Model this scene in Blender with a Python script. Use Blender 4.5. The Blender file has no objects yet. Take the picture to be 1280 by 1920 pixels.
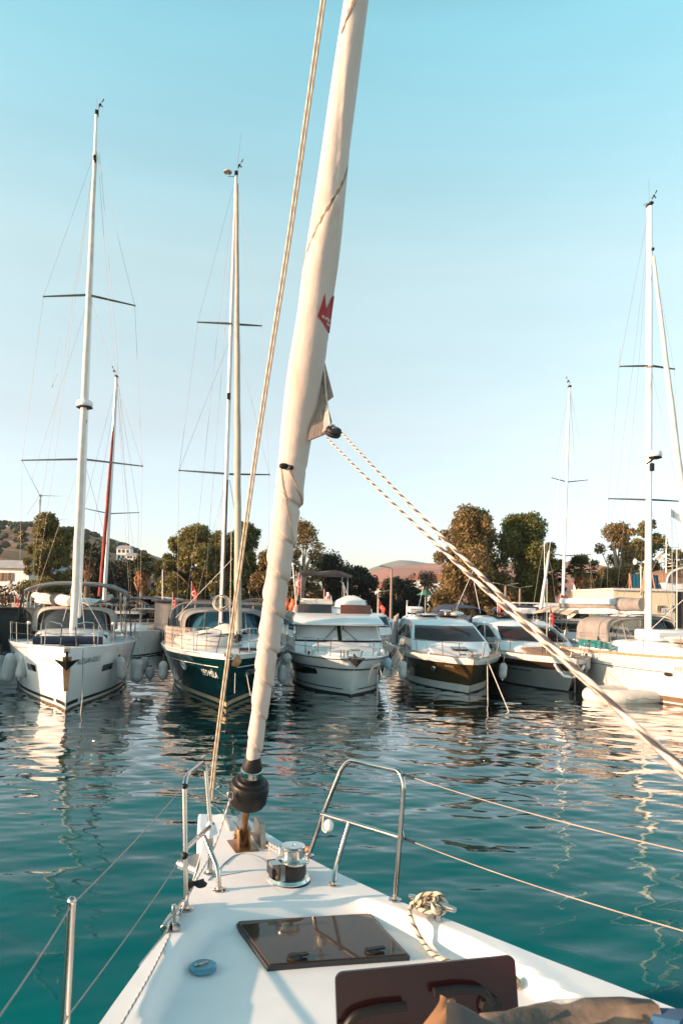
import bpy, bmesh, math, random
import numpy as np
from mathutils import Vector, Matrix, Euler
# ---------------------------------------------------------------- camera, sky, sun, exposure
SC = bpy.context.scene
COL = SC.collection
FPX = 1400.0; PIT = math.radians(2.5); ROLL = math.radians(1.3); EYE = 2.95; HORIZON = 1125.0
PX0 = 640.0; PY0 = HORIZON - FPX*math.tan(PIT)
cam_d = bpy.data.cameras.new("camera"); cam = bpy.data.objects.new("camera", cam_d); COL.objects.link(cam)
cr, sr, cp, sp = math.cos(ROLL), math.sin(ROLL), math.cos(PIT), math.sin(PIT)
cam.matrix_world = Matrix(((cr, -sr, 0, 0), (-sr*sp, -cr*sp, -cp, 0), (sr*cp, cr*cp, -sp, EYE), (0, 0, 0, 1)))
cam_d.sensor_fit = 'VERTICAL'; cam_d.sensor_height = 36.0; cam_d.sensor_width = 24.0
cam_d.lens = FPX/1920*36.0
cam_d.shift_y = (PY0-960)/1920.0
cam_d.clip_start = 0.05; cam_d.clip_end = 12000
cam_d.dof.use_dof = True; cam_d.dof.focus_distance = 12.0; cam_d.dof.aperture_fstop = 8.0
SC.camera = cam
SUN_EL = math.radians(12.0); SUN_AZ = math.radians(73.0)      # azimuth measured from behind the camera towards the left
SUN = Vector((-math.sin(SUN_AZ)*math.cos(SUN_EL), -math.cos(SUN_AZ)*math.cos(SUN_EL), math.sin(SUN_EL)))
W = bpy.data.worlds.new("World"); SC.world = W; W.use_nodes = True
nt = W.node_tree; nt.nodes.clear()
sky = nt.nodes.new('ShaderNodeTexSky'); sky.sky_type = 'NISHITA'; sky.sun_disc = False
sky.sun_elevation = SUN_EL; sky.sun_rotation = math.atan2(SUN.x, SUN.y)
sky.air_density = 1.0; sky.dust_density = 0.6; sky.ozone_density = 1.0
tc = nt.nodes.new('ShaderNodeTexCoord'); sep = nt.nodes.new('ShaderNodeSeparateXYZ')
ramp = nt.nodes.new('ShaderNodeValToRGB')
RAMP = [(0.0, (.60, .64, .90)), (.10, (.78, .76, .88)), (.22, (1.10, .92, .80)), (.41, (1.46, 1.30, .97)), (.62, (1.12, 1.62, 1.25)), (.80, (.60, .90, .74)), (1.0, (.42, .66, .56))]
while len(ramp.color_ramp.elements) < len(RAMP): ramp.color_ramp.elements.new(.5)
for e, (p, c) in zip(ramp.color_ramp.elements, RAMP): e.position = p; e.color = (*c, 1)
mul = nt.nodes.new('ShaderNodeMix'); mul.data_type = 'RGBA'; mul.blend_type = 'MULTIPLY'; mul.inputs[0].default_value = 1.0
bg = nt.nodes.new('ShaderNodeBackground'); bg.inputs[1].default_value = 0.146
out = nt.nodes.new('ShaderNodeOutputWorld')
nt.links.new(tc.outputs['Generated'], sep.inputs[0]); nt.links.new(sep.outputs[2], ramp.inputs[0])
# the faintest streaks of high haze
cmap = nt.nodes.new('ShaderNodeMapping'); cmap.inputs['Scale'].default_value = (1.2, 1.2, 7.0); cn = nt.nodes.new('ShaderNodeTexNoise'); cn.inputs['Scale'].default_value = 2.2; cn.inputs['Detail'].default_value = 6
crm = nt.nodes.new('ShaderNodeMapRange'); crm.inputs[1].default_value = .35; crm.inputs[2].default_value = .75; crm.inputs[3].default_value = .97; crm.inputs[4].default_value = 1.045
nt.links.new(tc.outputs['Generated'], cmap.inputs[0]); nt.links.new(cmap.outputs[0], cn.inputs[0]); nt.links.new(cn.outputs['Fac'], crm.inputs[0])
cmul = nt.nodes.new('ShaderNodeVectorMath'); cmul.operation = 'SCALE'; nt.links.new(sky.outputs[0], cmul.inputs[0]); nt.links.new(crm.outputs[0], cmul.inputs['Scale'])
nt.links.new(cmul.outputs[0], mul.inputs[6]); nt.links.new(ramp.outputs[0], mul.inputs[7])
nt.links.new(mul.outputs[2], bg.inputs[0]); nt.links.new(bg.outputs[0], out.inputs[0])
sun_d = bpy.data.lights.new("sun", 'SUN'); sun_d.energy = 5.0; sun_d.angle = math.radians(0.6); sun_d.color = (1.0, .62, .40)
sun_o = bpy.data.objects.new("sun", sun_d); COL.objects.link(sun_o)
sun_o.rotation_euler = SUN.to_track_quat('Z', 'Y').to_euler(); sun_o.location = (-30, -20, 40)
SC.view_settings.view_transform = 'Standard'; SC.view_settings.look = 'None'
SC.view_settings.exposure = 1.28; SC.view_settings.gamma = 1.0
SC.cycles.max_bounces = 8; SC.cycles.transparent_max_bounces = 16

# ---------------------------------------------------------------- photo measurements -> places in the world
def ray(px, py):
    a = (px-PX0)/FPX; b = (PY0-py)/FPX
    a2 = a*cr-b*sr; b2 = a*sr+b*cr
    return Vector((a2, cp-b2*sp, sp+b2*cp))
def P(px, py, Y):
    r = ray(px, py); t = Y/r.y
    return Vector((r.x*t, Y, EYE+r.z*t))
def G(px, py, z, a=0.0, b=0.0):
    r = ray(px, py); t = (z-EYE)/(r.z-a*r.x-b*r.y)
    return Vector((r.x*t, r.y*t, EYE+r.z*t))
# ---------------------------------------------------------------- materials
MATS = {}
def pm(name, col, rough=.5, metal=0., var=.12, scale=6., bump=0., bscale=40., spec=.5, coat=0., streak=None, island=None, trans=0.):
    if name in MATS: return MATS[name]
    m = bpy.data.materials.new(name); m.use_nodes = True; MATS[name] = m
    n = m.node_tree; b = n.nodes['Principled BSDF']; L = n.links.new
    tcn = n.nodes.new('ShaderNodeTexCoord')
    nz = n.nodes.new('ShaderNodeTexNoise'); nz.inputs['Scale'].default_value = scale; nz.inputs['Detail'].default_value = 5
    src = tcn.outputs['Object']
    if streak:
        mp = n.nodes.new('ShaderNodeMapping'); mp.inputs['Scale'].default_value = streak
        L(src, mp.inputs[0]); src = mp.outputs[0]
    L(src, nz.inputs['Vector'])
    rp = n.nodes.new('ShaderNodeValToRGB')
    c0 = [max(0, c*(1-var*1.3)) for c in col]; c1 = [min(1, c*(1+var*.7)) for c in col]
    rp.color_ramp.elements[0].position = .3; rp.color_ramp.elements[1].position = .7
    rp.color_ramp.elements[0].color = (*c0, 1); rp.color_ramp.elements[1].color = (*c1, 1)
    L(nz.outputs['Fac'], rp.inputs[0]); colout = rp.outputs[0]
    if island:
        ge = n.nodes.new('ShaderNodeNewGeometry'); mx = n.nodes.new('ShaderNodeMix'); mx.data_type = 'RGBA'
        mx.inputs[7].default_value = (*island, 1); L(ge.outputs['Random Per Island'], mx.inputs[0]); L(colout, mx.inputs[6]); colout = mx.outputs[2]
    L(colout, b.inputs['Base Color'])
    b.inputs['Roughness'].default_value = rough; b.inputs['Metallic'].default_value = metal
    b.inputs['Specular IOR Level'].default_value = spec; b.inputs['Coat Weight'].default_value = coat
    if bump:
        n2 = n.nodes.new('ShaderNodeTexNoise'); n2.inputs['Scale'].default_value = bscale; n2.inputs['Detail'].default_value = 4
        L(tcn.outputs['Object'], n2.inputs['Vector'])
        bp = n.nodes.new('ShaderNodeBump'); bp.inputs['Strength'].default_value = bump; bp.inputs['Distance'].default_value = .02
        L(n2.outputs['Fac'], bp.inputs['Height']); L(bp.outputs[0], b.inputs['Normal'])
    if trans:
        tr = n.nodes.new('ShaderNodeBsdfTranslucent'); L(colout, tr.inputs[0]); ms = n.nodes.new('ShaderNodeMixShader'); ms.inputs[0].default_value = trans
        o = n.nodes['Material Output']; L(b.outputs[0], ms.inputs[1]); L(tr.outputs[0], ms.inputs[2]); L(ms.outputs[0], o.inputs[0])
    return m
def glassy(name, col, alpha, rough=.05):
    """tinted clear sheet: a glossy coloured film one can see through"""
    if name in MATS: return MATS[name]
    m = pm(name, col, rough, var=.1, scale=3); n = m.node_tree; b = n.nodes['Principled BSDF']
    tr = n.nodes.new('ShaderNodeBsdfTransparent'); tr.inputs[0].default_value = (*[min(1, c*3+.35) for c in col], 1)
    ms = n.nodes.new('ShaderNodeMixShader'); ms.inputs[0].default_value = alpha
    n.links.new(tr.outputs[0], ms.inputs[1]); n.links.new(b.outputs[0], ms.inputs[2]); n.links.new(ms.outputs[0], n.nodes['Material Output'].inputs[0])
    return m
GEL = pm('white_gelcoat', (.70, .71, .71), .22, var=.05, scale=2.5, coat=.3, streak=(1, 1, .25))
GEL2 = pm('weathered_gelcoat', (.56, .57, .56), .3, var=.1, scale=3, streak=(3, 3, .3))
DECKM = pm('nonslip_deck', (.60, .60, .59), .55, var=.06, scale=3, bump=.15, bscale=260)
TEAK = pm('teak', (.34, .2, .11), .7, var=.3, scale=4, streak=(30, 1, 1))
STEEL = pm('stainless', (.50, .47, .44), .16, 1., var=.1, scale=12)
STEEL_D = pm('dull_steel', (.35, .31, .26), .35, 1., var=.3, scale=20)
ALU = pm('mast_white', (.78, .76, .73), .35, var=.06, scale=2, streak=(6, 6, .3))
ALU_G = pm('mast_grey', (.52, .52, .51), .35, .4, var=.1, scale=2, streak=(6, 6, .3))
BLACK = pm('black_plastic', (.012, .011, .011), .5, var=.3, scale=8, spec=.3)
CANV_W = pm('white_canvas', (.62, .57, .52), .85, var=.14, scale=3, bump=.35, bscale=16)
CANV_G = pm('grey_canvas', (.20, .19, .18), .85, var=.15, scale=3, bump=.3, bscale=16)
CANV_D = pm('dark_canvas', (.05, .05, .055), .85, var=.2, scale=3, bump=.3, bscale=16)
CANV_N = pm('navy_canvas', (.02, .03, .06), .85, var=.2, scale=3, bump=.3, bscale=16)
CANV_C = pm('cream_canvas', (.40, .33, .27), .85, var=.14, scale=3, bump=.3, bscale=16)
RUB = pm('fender_vinyl', (.42, .44, .44), .4, var=.16, scale=6, streak=(2, 2, .6))
WIRE = pm('rigging_wire', (.10, .095, .09), .5, .3, var=.2)
WIRE_L = pm('pale_wire', (.55, .47, .40), .5, .2, var=.2)
GLASS_D = pm('dark_window', (.012, .013, .015), .06, var=.2, scale=2, spec=.6)
VINYL = glassy('clear_vinyl_window', (.10, .12, .13), .32)
VINYL_B = glassy('blue_vinyl_window', (.03, .10, .14), .72)
RED = pm('red_cloth', (.62, .045, .03), .8, var=.2, scale=9)
ORANGE = pm('orange_foam', (.75, .13, .03), .6, var=.15)
RED_SAIL = pm('red_sail_cover', (.22, .035, .024), .85, var=.25, scale=4, bump=.3, bscale=14)
ROPE_W = pm('pale_rope', (.62, .56, .48), .8, var=.35, scale=25)
ROPE_G = pm('grey_rope', (.30, .27, .24), .8, var=.35, scale=25)
def rope_mat(name, base, fleck, thr=.62, sc=60.):
    m = pm(name, base, .85, var=.08, scale=8); n = m.node_tree; b = n.nodes['Principled BSDF']
    t = n.nodes.new('ShaderNodeUVMap'); mp = n.nodes.new('ShaderNodeMapping'); mp.inputs['Scale'].default_value = (1, sc, 1)
    w = n.nodes.new('ShaderNodeTexWave'); w.inputs['Scale'].default_value = 1.0; w.inputs['Distortion'].default_value = 1.5; w.bands_direction = 'DIAGONAL'
    r = n.nodes.new('ShaderNodeValToRGB'); r.color_ramp.elements[0].position = thr; r.color_ramp.elements[1].position = thr+.12
    mx = n.nodes.new('ShaderNodeMix'); mx.data_type = 'RGBA'; mx.inputs[7].default_value = (*fleck, 1)
    old = b.inputs['Base Color'].links[0].from_socket
    L = n.links.new; L(t.outputs[0], mp.inputs[0]); L(mp.outputs[0], w.inputs[0]); L(w.outputs['Fac'], r.inputs[0]); L(r.outputs[0], mx.inputs[0]); L(old, mx.inputs[6]); L(mx.outputs[2], b.inputs['Base Color'])
    bp = n.nodes.new('ShaderNodeBump'); bp.inputs['Strength'].default_value = .4; bp.inputs['Distance'].default_value = .002
    L(w.outputs['Fac'], bp.inputs['Height']); L(bp.outputs[0], b.inputs['Normal'])
    return m
# ---------------------------------------------------------------- mesh builder
class MB:
    def __init__(s): s.v = []; s.f = []; s.uv = {}
    def add(s, vs, fs, uvs=None):
        o = len(s.v); s.v += [tuple(p) for p in vs]
        for i, fc in enumerate(fs):
            if uvs: s.uv[len(s.f)] = uvs[i]
            s.f.append([o+k for k in fc])
        return s
    def box(s, c, d, rz=0., rx=0., ry=0.):
        M = Euler((rx, ry, rz)).to_matrix(); c = Vector(c); h = Vector(d)/2
        vs = [c+M@Vector((x*h.x, y*h.y, z*h.z)) for x in (-1, 1) for y in (-1, 1) for z in (-1, 1)]
        return s.add(vs, [(0, 1, 3, 2), (4, 6, 7, 5), (0, 4, 5, 1), (2, 3, 7, 6), (0, 2, 6, 4), (1, 5, 7, 3)])
    def hexa(s, b4, t4):
        return s.add(list(b4)+list(t4), [(3, 2, 1, 0), (4, 5, 6, 7), (0, 1, 5, 4), (1, 2, 6, 5), (2, 3, 7, 6), (3, 0, 4, 7)])
    def tube(s, pts, r=.01, n=8, cap=True, sx=1., twist=0., wob=None):
        pts = [Vector(p) for p in pts]; N = len(pts)
        R = r if hasattr(r, '__len__') else [r]*N
        d = [(pts[min(i+1, N-1)]-pts[max(i-1, 0)]).normalized() for i in range(N)]
        up = Vector((0, 0, 1)) if abs(d[0].z) < .9 else Vector((0, 1, 0))
        a = d[0].cross(up).normalized(); vs = []; dist = 0.; ds = []
        for i in range(N):
            a = (a-d[i]*a.dot(d[i])).normalized(); b = d[i].cross(a)
            if i: dist += (pts[i]-pts[i-1]).length
            ds.append(dist)
            for k in range(n):
                t = 2*math.pi*k/n+twist*i; rr = R[i]*(wob(dist, t) if wob else 1)
                vs.append(pts[i]+a*(math.cos(t)*rr*sx)+b*(math.sin(t)*rr))
        fs = []; uvs = []
        for i in range(N-1):
            for k in range(n):
                k2 = (k+1) % n
                fs.append((i*n+k, i*n+k2, (i+1)*n+k2, (i+1)*n+k))
                uvs.append(((k/n, ds[i]), ((k+1)/n, ds[i]), ((k+1)/n, ds[i+1]), (k/n, ds[i+1])))
        s.add(vs, fs, uvs); o = len(s.v)-len(vs)
        if cap: s.f.append([o+k for k in range(n)][::-1]); s.f.append([o+(N-1)*n+k for k in range(n)])
        return s
    def lathe(s, prof, c=(0, 0, 0), n=24, axis=(0, 0, 1), sx=1.):
        q = Vector((0, 0, 1)).rotation_difference(Vector(axis)).to_matrix(); c = Vector(c); vs = []; fs = []; m = len(prof)
        for k in range(n):
            t = 2*math.pi*k/n
            for r, z in prof: vs.append(c+q@Vector((r*math.cos(t)*sx, r*math.sin(t), z)))
        for k in range(n):
            k2 = (k+1) % n
            for j in range(m-1): fs.append((k*m+j, k2*m+j, k2*m+j+1, k*m+j+1))
        s.add(vs, fs); o = len(s.v)-len(vs)
        if prof[0][0] > 1e-6: s.f.append([o+k*m for k in range(n)][::-1])
        if prof[-1][0] > 1e-6: s.f.append([o+k*m+m-1 for k in range(n)])
        return s
    def ball(s, c, r, nu=16, nv=10, fn=None):
        r = r if hasattr(r, '__len__') else (r, r, r); vs = []; fs = []
        for j in range(nv+1):
            p = math.pi*j/nv
            for i in range(nu):
                t = 2*math.pi*i/nu; v = Vector((math.sin(p)*math.cos(t), math.sin(p)*math.sin(t), math.cos(p)))
                k = fn(v) if fn else 1
                vs.append((c[0]+v.x*r[0]*k, c[1]+v.y*r[1]*k, c[2]+v.z*r[2]*k))
        for j in range(nv):
            for i in range(nu):
                i2 = (i+1) % nu; fs.append((j*nu+i, (j+1)*nu+i, (j+1)*nu+i2, j*nu+i2))
        return s.add(vs, fs)
    def grid(s, rows, close=False):
        m = len(rows[0]); vs = [p for r in rows for p in r]; fs = []
        for i in range(len(rows)-1):
            for k in range(m if close else m-1):
                k2 = (k+1) % m; fs.append((i*m+k, i*m+k2, (i+1)*m+k2, (i+1)*m+k))
        return s.add(vs, fs)
    def loft(s, rings, cap=True):
        m = len(rings[0]); s.grid(rings, True); o = len(s.v)-m*len(rings)
        if cap: s.f.append([o+k for k in range(m)][::-1]); s.f.append([o+(len(rings)-1)*m+k for k in range(m)])
        return s
    def slab(s, rows, th, nrm=None):
        """a curved sheet with real thickness: rows of points, doubled along their normals"""
        R = [[Vector(p) for p in r] for r in rows]; I = len(R); J = len(R[0]); bk = []
        for i in range(I):
            row = []
            for j in range(J):
                if nrm: nn = Vector(nrm)
                else:
                    du = R[min(i+1, I-1)][j]-R[max(i-1, 0)][j]; dv = R[i][min(j+1, J-1)]-R[i][max(j-1, 0)]; nn = du.cross(dv)
                    nn = nn.normalized() if nn.length > 1e-9 else Vector((0, 0, 1))
                row.append(R[i][j]+nn*th)
            bk.append(row)
        o = len(s.v); s.grid(R); o2 = len(s.v); fr = len(s.f); s.grid(bk)
        for k in range(fr, len(s.f)): s.f[k] = s.f[k][::-1]
        edge = [(0, j) for j in range(J)]+[(i, J-1) for i in range(1, I)]+[(I-1, j) for j in range(J-2, -1, -1)]+[(i, 0) for i in range(I-2, 0, -1)]
        for a in range(len(edge)):
            p, q = edge[a], edge[(a+1) % len(edge)]
            s.f.append([o+p[0]*J+p[1], o2+p[0]*J+p[1], o2+q[0]*J+q[1], o+q[0]*J+q[1]])
        return s
    def prism(s, poly, th, M=None):
        """flat outline (list of x,y) given thickness along z, placed by matrix M"""
        n = len(poly); M = M or Matrix()
        vs = [M@Vector((x, y, -th/2)) for x, y in poly]+[M@Vector((x, y, th/2)) for x, y in poly]
        return s.add(vs, [list(range(n))[::-1], list(range(n, 2*n))]+[(k, (k+1) % n, n+(k+1) % n, n+k) for k in range(n)])
    def build(s, name, mat, parent=None, smooth=35, bev=0., loc=None):
        me = bpy.data.meshes.new(name); me.from_pydata(s.v, [], s.f); me.validate()
        me.materials.append(mat)
        bm = bmesh.new(); bm.from_mesh(me); bmesh.ops.recalc_face_normals(bm, faces=bm.faces); bm.to_mesh(me); bm.free()
        if s.uv:
            uvl = me.uv_layers.new(name='UVMap')
            for p in me.polygons:
                u = s.uv.get(p.index)
                if u and len(u) == p.loop_total:
                    vi = [me.loops[li].vertex_index for li in p.loop_indices]
                    ref = s.f[p.index]; mp = {ref[k]: u[k] for k in range(len(ref))}
                    for li in p.loop_indices: uvl.data[li].uv = mp.get(me.loops[li].vertex_index, (0, 0))
        if smooth:
            me.polygons.foreach_set('use_smooth', [True]*len(me.polygons)); me.set_sharp_from_angle(angle=math.radians(smooth))
        o = bpy.data.objects.new(name, me); COL.objects.link(o)
        if parent: o.parent = parent
        if loc is not None: o.location = loc
        if bev:
            bvl = o.modifiers.new('bevel', 'BEVEL'); bvl.width = bev; bvl.segments = 2; bvl.limit_method = 'ANGLE'
        return o
def tag(o, label, cat, group=None):
    o['label'] = label; o['category'] = cat
    if group: o['group'] = group
    return o
def thing(name, label, cat, loc=(0, 0, 0), rz=0., group=None):
    o = bpy.data.objects.new(name, None); COL.objects.link(o); o.location = loc; o.rotation_euler = (0, 0, rz); o.empty_display_size = .2
    return tag(o, label, cat, group)
def struct(o, kind='structure'): o['kind'] = kind; return o
def copy_thing(o, loc, rz=None, parent=None):
    c = o.copy(); COL.objects.link(c)
    if parent is None:
        c.location = loc
        if rz is not None: c.rotation_euler = (0, 0, rz)
    else: c.parent = parent
    for ch in o.children: copy_thing(ch, None, None, c)
    return c
def lerp(a, b, t): return a+(b-a)*t
def spline(pts, n=8):
    pts = [Vector(p) for p in pts]; out_ = []
    for i in range(len(pts)-1):
        p0 = pts[max(i-1, 0)]; p1 = pts[i]; p2 = pts[i+1]; p3 = pts[min(i+2, len(pts)-1)]
        for k in range(n):
            t = k/n
            out_.append(.5*((2*p1)+(p2-p0)*t+(2*p0-5*p1+4*p2-p3)*t*t+(3*p1-p0-3*p2+p3)*t**3))
    out_.append(pts[-1]); return out_
def sag(a, b, d=.05, n=10):
    a = Vector(a); b = Vector(b); return [a.lerp(b, k/n)-Vector((0, 0, 4*d*(k/n)*(1-k/n))) for k in range(n+1)]
def fillet(pts, r, n=5):
    """polyline with rounded corners, for bent tube"""
    pts = [Vector(p) for p in pts]; o = [pts[0]]
    for i in range(1, len(pts)-1):
        a, b, c = pts[i-1], pts[i], pts[i+1]; u = (a-b); w = (c-b); rr = min(r, u.length*.45, w.length*.45)
        p, q = b+u.normalized()*rr, b+w.normalized()*rr
        for k in range(n+1):
            t = k/n; o.append(p*(1-t)**2+b*2*t*(1-t)+q*t*t)
    o.append(pts[-1]); return o
def text_pts(s, size):
    """outline mesh of a line of lettering: vertices in a flat x-y frame and faces"""
    cu = bpy.data.curves.new('lettering', 'FONT'); cu.body = s; cu.size = size; cu.extrude = 0; cu.resolution_u = 3; cu.align_x = 'CENTER'; cu.align_y = 'CENTER'
    ob = bpy.data.objects.new('lettering', cu); COL.objects.link(ob); dg = bpy.context.evaluated_depsgraph_get(); dg.update()
    me = bpy.data.meshes.new_from_object(ob.evaluated_get(dg)); vs = [tuple(v.co) for v in me.vertices]; fs = [tuple(p.vertices) for p in me.polygons]
    bpy.data.objects.remove(ob); bpy.data.curves.remove(cu); bpy.data.meshes.remove(me)
    return vs, fs
# ---------------------------------------------------------------- water, ground, hills
rng = np.random.default_rng(7)
def make_water():
    xs = np.concatenate([np.linspace(-60, -24, 60)[:-1], np.linspace(-24, 24, 860), np.linspace(24, 60, 60)[1:]])
    ys = [-12.0]; 
    while ys[-1] < 52: ys.append(ys[-1]+(.042 if 4 < ys[-1] < 13 else .07 if ys[-1] < 30 and ys[-1] > 4 else .22))
    ys = np.array(ys); X, Y = np.meshgrid(xs, ys); Z = np.zeros_like(X); 
    for i in range(90):
        lam = float(np.exp(rng.uniform(np.log(.17), np.log(1.9)))); th = rng.normal(1.50, .55) ; k = 2*np.pi/lam
        slope = .0106*(lam/1.0)**-.10
        amp = slope/k; kx, ky = k*np.cos(th), k*np.sin(th)
        wx = .35*np.sin(.31*X+.17*Y+i)+.3*np.sin(.13*X-.24*Y+2.1*i)
        g = .55+.45*np.sin(.11*X*np.cos(i)+.19*Y*np.sin(i*1.7)+i*2.3)
        Z += g*amp*np.sin(kx*X+ky*Y+rng.uniform(0, 6.28)+wx)
    n, m = X.shape; co = np.stack([X, Y, Z], -1).reshape(-1, 3).astype(np.float32)
    idx = np.arange(n*m).reshape(n, m); q = np.stack([idx[:-1, :-1], idx[:-1, 1:], idx[1:, 1:], idx[1:, :-1]], -1).reshape(-1, 4)
    me = bpy.data.meshes.new('water'); me.vertices.add(len(co)); me.vertices.foreach_set('co', co.ravel())
    me.loops.add(q.size); me.loops.foreach_set('vertex_index', q.ravel().astype(np.int32)); me.polygons.add(len(q))
    me.polygons.foreach_set('loop_start', (np.arange(len(q))*4).astype(np.int32)); me.polygons.foreach_set('use_smooth', np.ones(len(q), bool)); me.update(); me.validate()
    o = bpy.data.objects.new('water', me); COL.objects.link(o); struct(o)
    m_ = bpy.data.materials.new('harbour_water'); m_.use_nodes = True; nd = m_.node_tree; nd.nodes.remove(nd.nodes['Principled BSDF']); L = nd.links.new
    t = nd.nodes.new('ShaderNodeTexCoord'); mp = nd.nodes.new('ShaderNodeMapping'); mp.inputs['Scale'].default_value = (.7, 1.3, 1)
    nz = nd.nodes.new('ShaderNodeTexNoise'); nz.inputs['Scale'].default_value = 6.5; nz.inputs['Detail'].default_value = 4; nz.inputs['Roughness'].default_value = .5
    bp = nd.nodes.new('ShaderNodeBump'); bp.inputs['Strength'].default_value = .03; bp.inputs['Distance'].default_value = .05
    L(t.outputs['Object'], mp.inputs[0]); L(mp.outputs[0], nz.inputs[0]); L(nz.outputs['Fac'], bp.inputs['Height'])
    nz2 = nd.nodes.new('ShaderNodeTexNoise'); nz2.inputs['Scale'].default_value = .25; nz2.inputs['Detail'].default_value = 3
    rp = nd.nodes.new('ShaderNodeValToRGB'); rp.color_ramp.elements[0].color = (0, .078, .084, 1); rp.color_ramp.elements[1].color = (.0, .110, .116, 1)
    rp.color_ramp.elements[0].position = .35; rp.color_ramp.elements[1].position = .65
    L(t.outputs['Object'], nz2.inputs[0]); L(nz2.outputs['Fac'], rp.inputs[0])
    df = nd.nodes.new('ShaderNodeBsdfDiffuse')
    fr = nd.nodes.new('ShaderNodeFresnel'); fr.inputs[0].default_value = 1.333; L(bp.outputs[0], fr.inputs['Normal'])
    mr = nd.nodes.new('ShaderNodeMapRange'); mr.inputs[1].default_value = .05; mr.inputs[2].default_value = .30; L(fr.outputs[0], mr.inputs[0])
    dk = nd.nodes.new('ShaderNodeMapRange'); dk.inputs[1].default_value = .09; dk.inputs[2].default_value = .36; dk.inputs[3].default_value = 1.0; dk.inputs[4].default_value = .10; L(fr.outputs[0], dk.inputs[0]); sc_ = nd.nodes.new('ShaderNodeVectorMath'); sc_.operation = 'SCALE'; L(rp.outputs[0], sc_.inputs[0]); L(dk.outputs[0], sc_.inputs['Scale']); L(sc_.outputs[0], df.inputs[0])
    tint = nd.nodes.new('ShaderNodeMix'); tint.data_type = 'RGBA'; tint.inputs[6].default_value = (.55, .95, 1, 1); tint.inputs[7].default_value = (1, 1, 1, 1); L(mr.outputs[0], tint.inputs[0])
    gl = nd.nodes.new('ShaderNodeBsdfGlossy'); gl.inputs['Roughness'].default_value = .012; L(tint.outputs[2], gl.inputs[0]); L(bp.outputs[0], gl.inputs['Normal'])
    pw = nd.nodes.new('ShaderNodeMath'); pw.operation = 'POWER'; pw.inputs[1].default_value = 1.85; L(fr.outputs[0], pw.inputs[0]); mu = nd.nodes.new('ShaderNodeMath'); mu.operation = 'MULTIPLY'; mu.use_clamp = True; mu.inputs[1].default_value = 3.7; L(pw.outputs[0], mu.inputs[0]); mx = nd.nodes.new('ShaderNodeMixShader'); L(mu.outputs[0], mx.inputs[0]); L(df.outputs[0], mx.inputs[1]); L(gl.outputs[0], mx.inputs[2]); L(mx.outputs[0], nd.nodes['Material Output'].inputs[0])
    me.materials.append(m_)
    MATS['harbour_water'] = m_
make_water()
struct(MB().grid([[(-900, -900, -.25), (900, -900, -.25)], [(-900, 60, -.25), (900, 60, -.25)]]).build('open_water', MATS['harbour_water'], smooth=0))
DIRT = pm('dry_ground', (.24, .17, .11), .95, var=.35, scale=.25)
CONC = pm('quay_concrete', (.13, .115, .10), .9, var=.3, scale=1.2, bump=.3, bscale=8)
rows = []
for j in range(30):
    y = 50+(j/29)**2.2*3000
    rows.append([(x, y, 1.0+ (0 if y < 90 else .004*(y-90))) for x in np.linspace(-2600, 2600, 41)])
struct(MB().grid(rows).build('ground', DIRT))
struct(MB().box((0, 49, -.4), (400, 6, 2.7)).build('quay', CONC, bev=.05, smooth=0))
def hill(name, ridge, Y, depth, mat, foot, seed=1, amp=.05):
    r = np.random.default_rng(seed); pts = [P(px, py, Y) for px, py in ridge]
    xs = np.linspace(pts[0].x, pts[-1].x, 110); zs = np.interp(xs, [p.x for p in pts], [p.z for p in pts])
    rows_ = []
    ph = r.uniform(0, 6, 12)
    for j in range(34):
        t = j/33; y = Y-depth+2*depth*t; k = max(0., math.cos((t-.5)*math.pi))**.9
        row = []
        for i, x in enumerate(xs):
            nz = sum(math.sin(x/depth*(5+3*q)+y/depth*(4+2*q)+ph[q])/(1+q) for q in range(6))*amp*zs[i]*k*.35
            row.append((x, y, foot+(zs[i]-foot)*k+(nz if abs(t-.5) > .04 else nz*.3)))
        rows_.append(row)
    return struct(MB().grid(rows_).build(name, mat))
def scrub_mat(name, soil, green, thr, scale):
    m = pm(name, soil, .95, var=.3, scale=scale*.25); n = m.node_tree; b = n.nodes['Principled BSDF']; old = b.inputs['Base Color'].links[0].from_socket
    tcn = n.nodes.new('ShaderNodeTexCoord'); z = n.nodes.new('ShaderNodeTexNoise'); z.inputs['Scale'].default_value = scale; z.inputs['Detail'].default_value = 8
    z2 = n.nodes.new('ShaderNodeTexNoise'); z2.inputs['Scale'].default_value = scale*.12; z2.inputs['Detail'].default_value = 3
    ad = n.nodes.new('ShaderNodeMath'); ad.operation = 'ADD'; r = n.nodes.new('ShaderNodeValToRGB'); r.color_ramp.elements[0].position = thr-.04; r.color_ramp.elements[1].position = thr+.04
    mx = n.nodes.new('ShaderNodeMix'); mx.data_type = 'RGBA'; mx.inputs[7].default_value = (*green, 1); L = n.links.new
    L(tcn.outputs['Object'], z.inputs[0]); L(tcn.outputs['Object'], z2.inputs[0]); L(z.outputs['Fac'], ad.inputs[0]); L(z2.outputs['Fac'], ad.inputs[1]); L(ad.outputs[0], r.inputs[0])
    L(r.outputs[0], mx.inputs[0]); L(old, mx.inputs[6]); L(mx.outputs[2], b.inputs['Base Color']); return m
hill('scrub_hill', [(-260, 985), (-100, 978), (0, 985), (40, 990), (100, 992), (160, 999), (210, 1010), (250, 1028), (300, 1046), (350, 1075), (420, 1112), (470, 1130)], 420, 190,
     scrub_mat('scrubland', (.33, .17, .09), (.05, .05, .025), 1.10, .12), 1.5, 3)
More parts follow.
